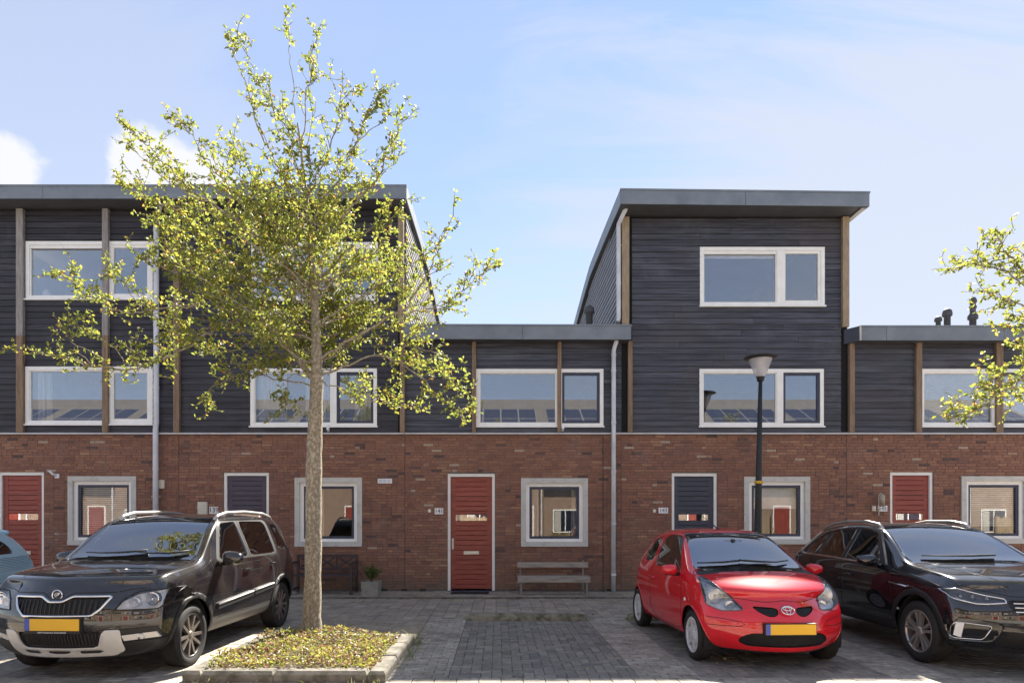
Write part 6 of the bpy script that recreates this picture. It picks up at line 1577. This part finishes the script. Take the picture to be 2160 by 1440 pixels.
# ======== pale blue hatchback at the frame's left edge
def blue_car():
    P = paint('pale_blue_paint', (.42,.60,.66), .06, (.5,.55,.55), .3)
    st = [
     (0, .30, [(.60,.20),(.74,.34),(.77,.54),(.72,.72),(.62,.82)], .87),
     (.14, .22, [(.66,.19),(.79,.32),(.81,.54),(.78,.77),(.68,.88)], .93),
     (.45, .06, [(.72,.19),(.81,.32),(.84,.56),(.82,.86),(.72,.97)], 1.02),
     (.95, 0, [(.74,.19),(.82,.32),(.845,.58),(.83,.94),(.73,1.04)], 1.09),
     (1.2, 0, [(.74,.19),(.82,.32),(.845,.59),(.83,.96),(.69,1.18)], 1.22),
     (1.5, 0, [(.74,.19),(.82,.32),(.845,.59),(.83,.98),(.62,1.40)], 1.44),
     (1.75, 0, [(.74,.19),(.82,.32),(.845,.59),(.83,.99),(.59,1.47)], 1.51),
     (2.3, 0, [(.74,.19),(.82,.32),(.845,.60),(.83,1.0),(.58,1.49)], 1.53),
     (2.8, 0, [(.73,.19),(.82,.33),(.84,.61),(.82,1.02),(.57,1.46)], 1.50),
     (3.2, -.02, [(.72,.20),(.80,.34),(.83,.62),(.80,1.02),(.55,1.38)], 1.42),
     (3.48, -.06, [(.68,.23),(.77,.36),(.80,.62),(.76,.98),(.57,1.17)], 1.20),
     (3.62, -.16, [(.60,.28),(.71,.40),(.74,.62),(.69,.85),(.60,.97)], .99)]
    c = Car('parked_car', 'pale blue hatchback with dark pinstripes along its flank beside the red door', dict(dims=(3.64,1.68,1.50), st=st, nose=[.10,.02,0,.08,.18], tail=[-.08,0,0,-.04,-.08], floor=.18, crease={4:.25}), (0,0,0), 0)
    c.wheels(.74, 3.06, .30, .18, .345, dict(n=7, pair=(0,), w=(.03,.022), rim=.70, hub=.05, rot=.1), m_alloydark, m_alloy, lip=P)
    c.cut_front('windscreen', round_poly([(-.68,1.06),(.68,1.06),(.54,1.455),(-.54,1.455)], .06), 1.95, {'mat': m_wind, 'off': -.006})
    c.cut_side('side_window', round_poly([(1.22,1.03),(1.62,1.37),(1.82,1.41),(2.26,1.41),(2.32,1.04)], .05), {'mat': m_tint, 'off': -.006}, xmin=.35)
    c.cut_side('quarter_window', round_poly([(2.42,1.05),(2.42,1.39),(2.62,1.385),(2.92,1.22),(3.02,1.06)], .05), {'mat': m_tint, 'off': -.006}, xmin=.35)
    c.later.append(lambda: c.seam_side('door_gap', [(1.10,1.0),(1.02,.66),(1.06,.34),(2.16,.30),(2.36,.5),(2.37,1.03)]))
    for k in range(9):
        z = .99-.024*k; c.later.append(lambda z=z, k=k: c.seam_side('pinstripe', [(1.2,z-.01),(2.6,z),(3.46-.02*k,z+.03)], .0048-.0003*k, m_stripe))
    c.cut_front('headlight', round_poly([(.46,.66),(.66,.66),(.72,.76),(.68,.86),(.52,.82)], .04), .7, {'mat': m_lens, 'off': .003}, both=True)
    c.cut_front('lower_grille', round_poly([(-.46,.32),(.46,.32),(.40,.45),(-.40,.45)], .04), .4, {'mat': m_black, 'off': -.03})
    c.finish(P); c.build_wheels()
    for f_ in c.later: f_()
    for sg in (1, -1):
        h = c.objs['headlight|%d' % sg]; c.headlight_unit(sg*.59, .75, .07, sg, h, m_lampsilver)
        tl = [c.side(sg, s, z, .006) for s, z in ((3.36,.82),(3.38,1.0),(3.50,.98),(3.52,.84))]; mb = MB(); mb.add(tl+[q-Vector((sg*.03,0,0)) for q in tl], [(0,1,2,3),(0,4,5,1),(1,5,6,2),(2,6,7,3),(3,7,4,0)]); mb.build('tail_light', m_taillamp, c.root, fix=True)
    mb = MB(); mb.smooth = True; mb.tube([c.top(x, 3.2-.12*abs(x), .02)+Vector((0,.06,0)) for x in np.linspace(-.5,.5,11)], .035, 8); mb.build('spoiler', P, c.root)
    c.plate(.47, .58, .26); c.mirror(1.26, 1.0, P); c.handle(2.12, .86, P); c.dash(1.05, 1.0, .62); c.seats(1.8, .55, 2.6)
    return c
def park(c, fa, ra):
    # place by the middle of the front and of the rear axle on the ground
    s0, s1 = c._w[0], c._w[1]; d = Vector((ra[0]-fa[0], ra[1]-fa[1])); ang = math.atan2(d.y, d.x)-math.pi/2
    c.root.rotation_euler = (0, 0, ang); u = d.normalized(); o = Vector(fa)+u*(c.L/2-s0)*c.K
    c.root.location = (o.x, o.y, 0.0)
K_ = .97
fw_, rw_ = gp(393,1402), gp(584,1320); hx = .77*K_
park(black_suv(), (fw_.x-hx-.02, fw_.y), (rw_.x-hx-.02, rw_.y))
fw_, rw_ = gp(1472,1388), gp(1356,1318); hx = .70*K_
park(red_car(), (fw_.x+hx, fw_.y), (rw_.x+hx, rw_.y))
fw_ = gp(1952,1394); hx = .80*K_
park(crossover(), (fw_.x+hx, fw_.y), (fw_.x+hx+.02, fw_.y+2.5))
park(blue_car(), (-7.95, 7.35), (-7.95, 9.6))
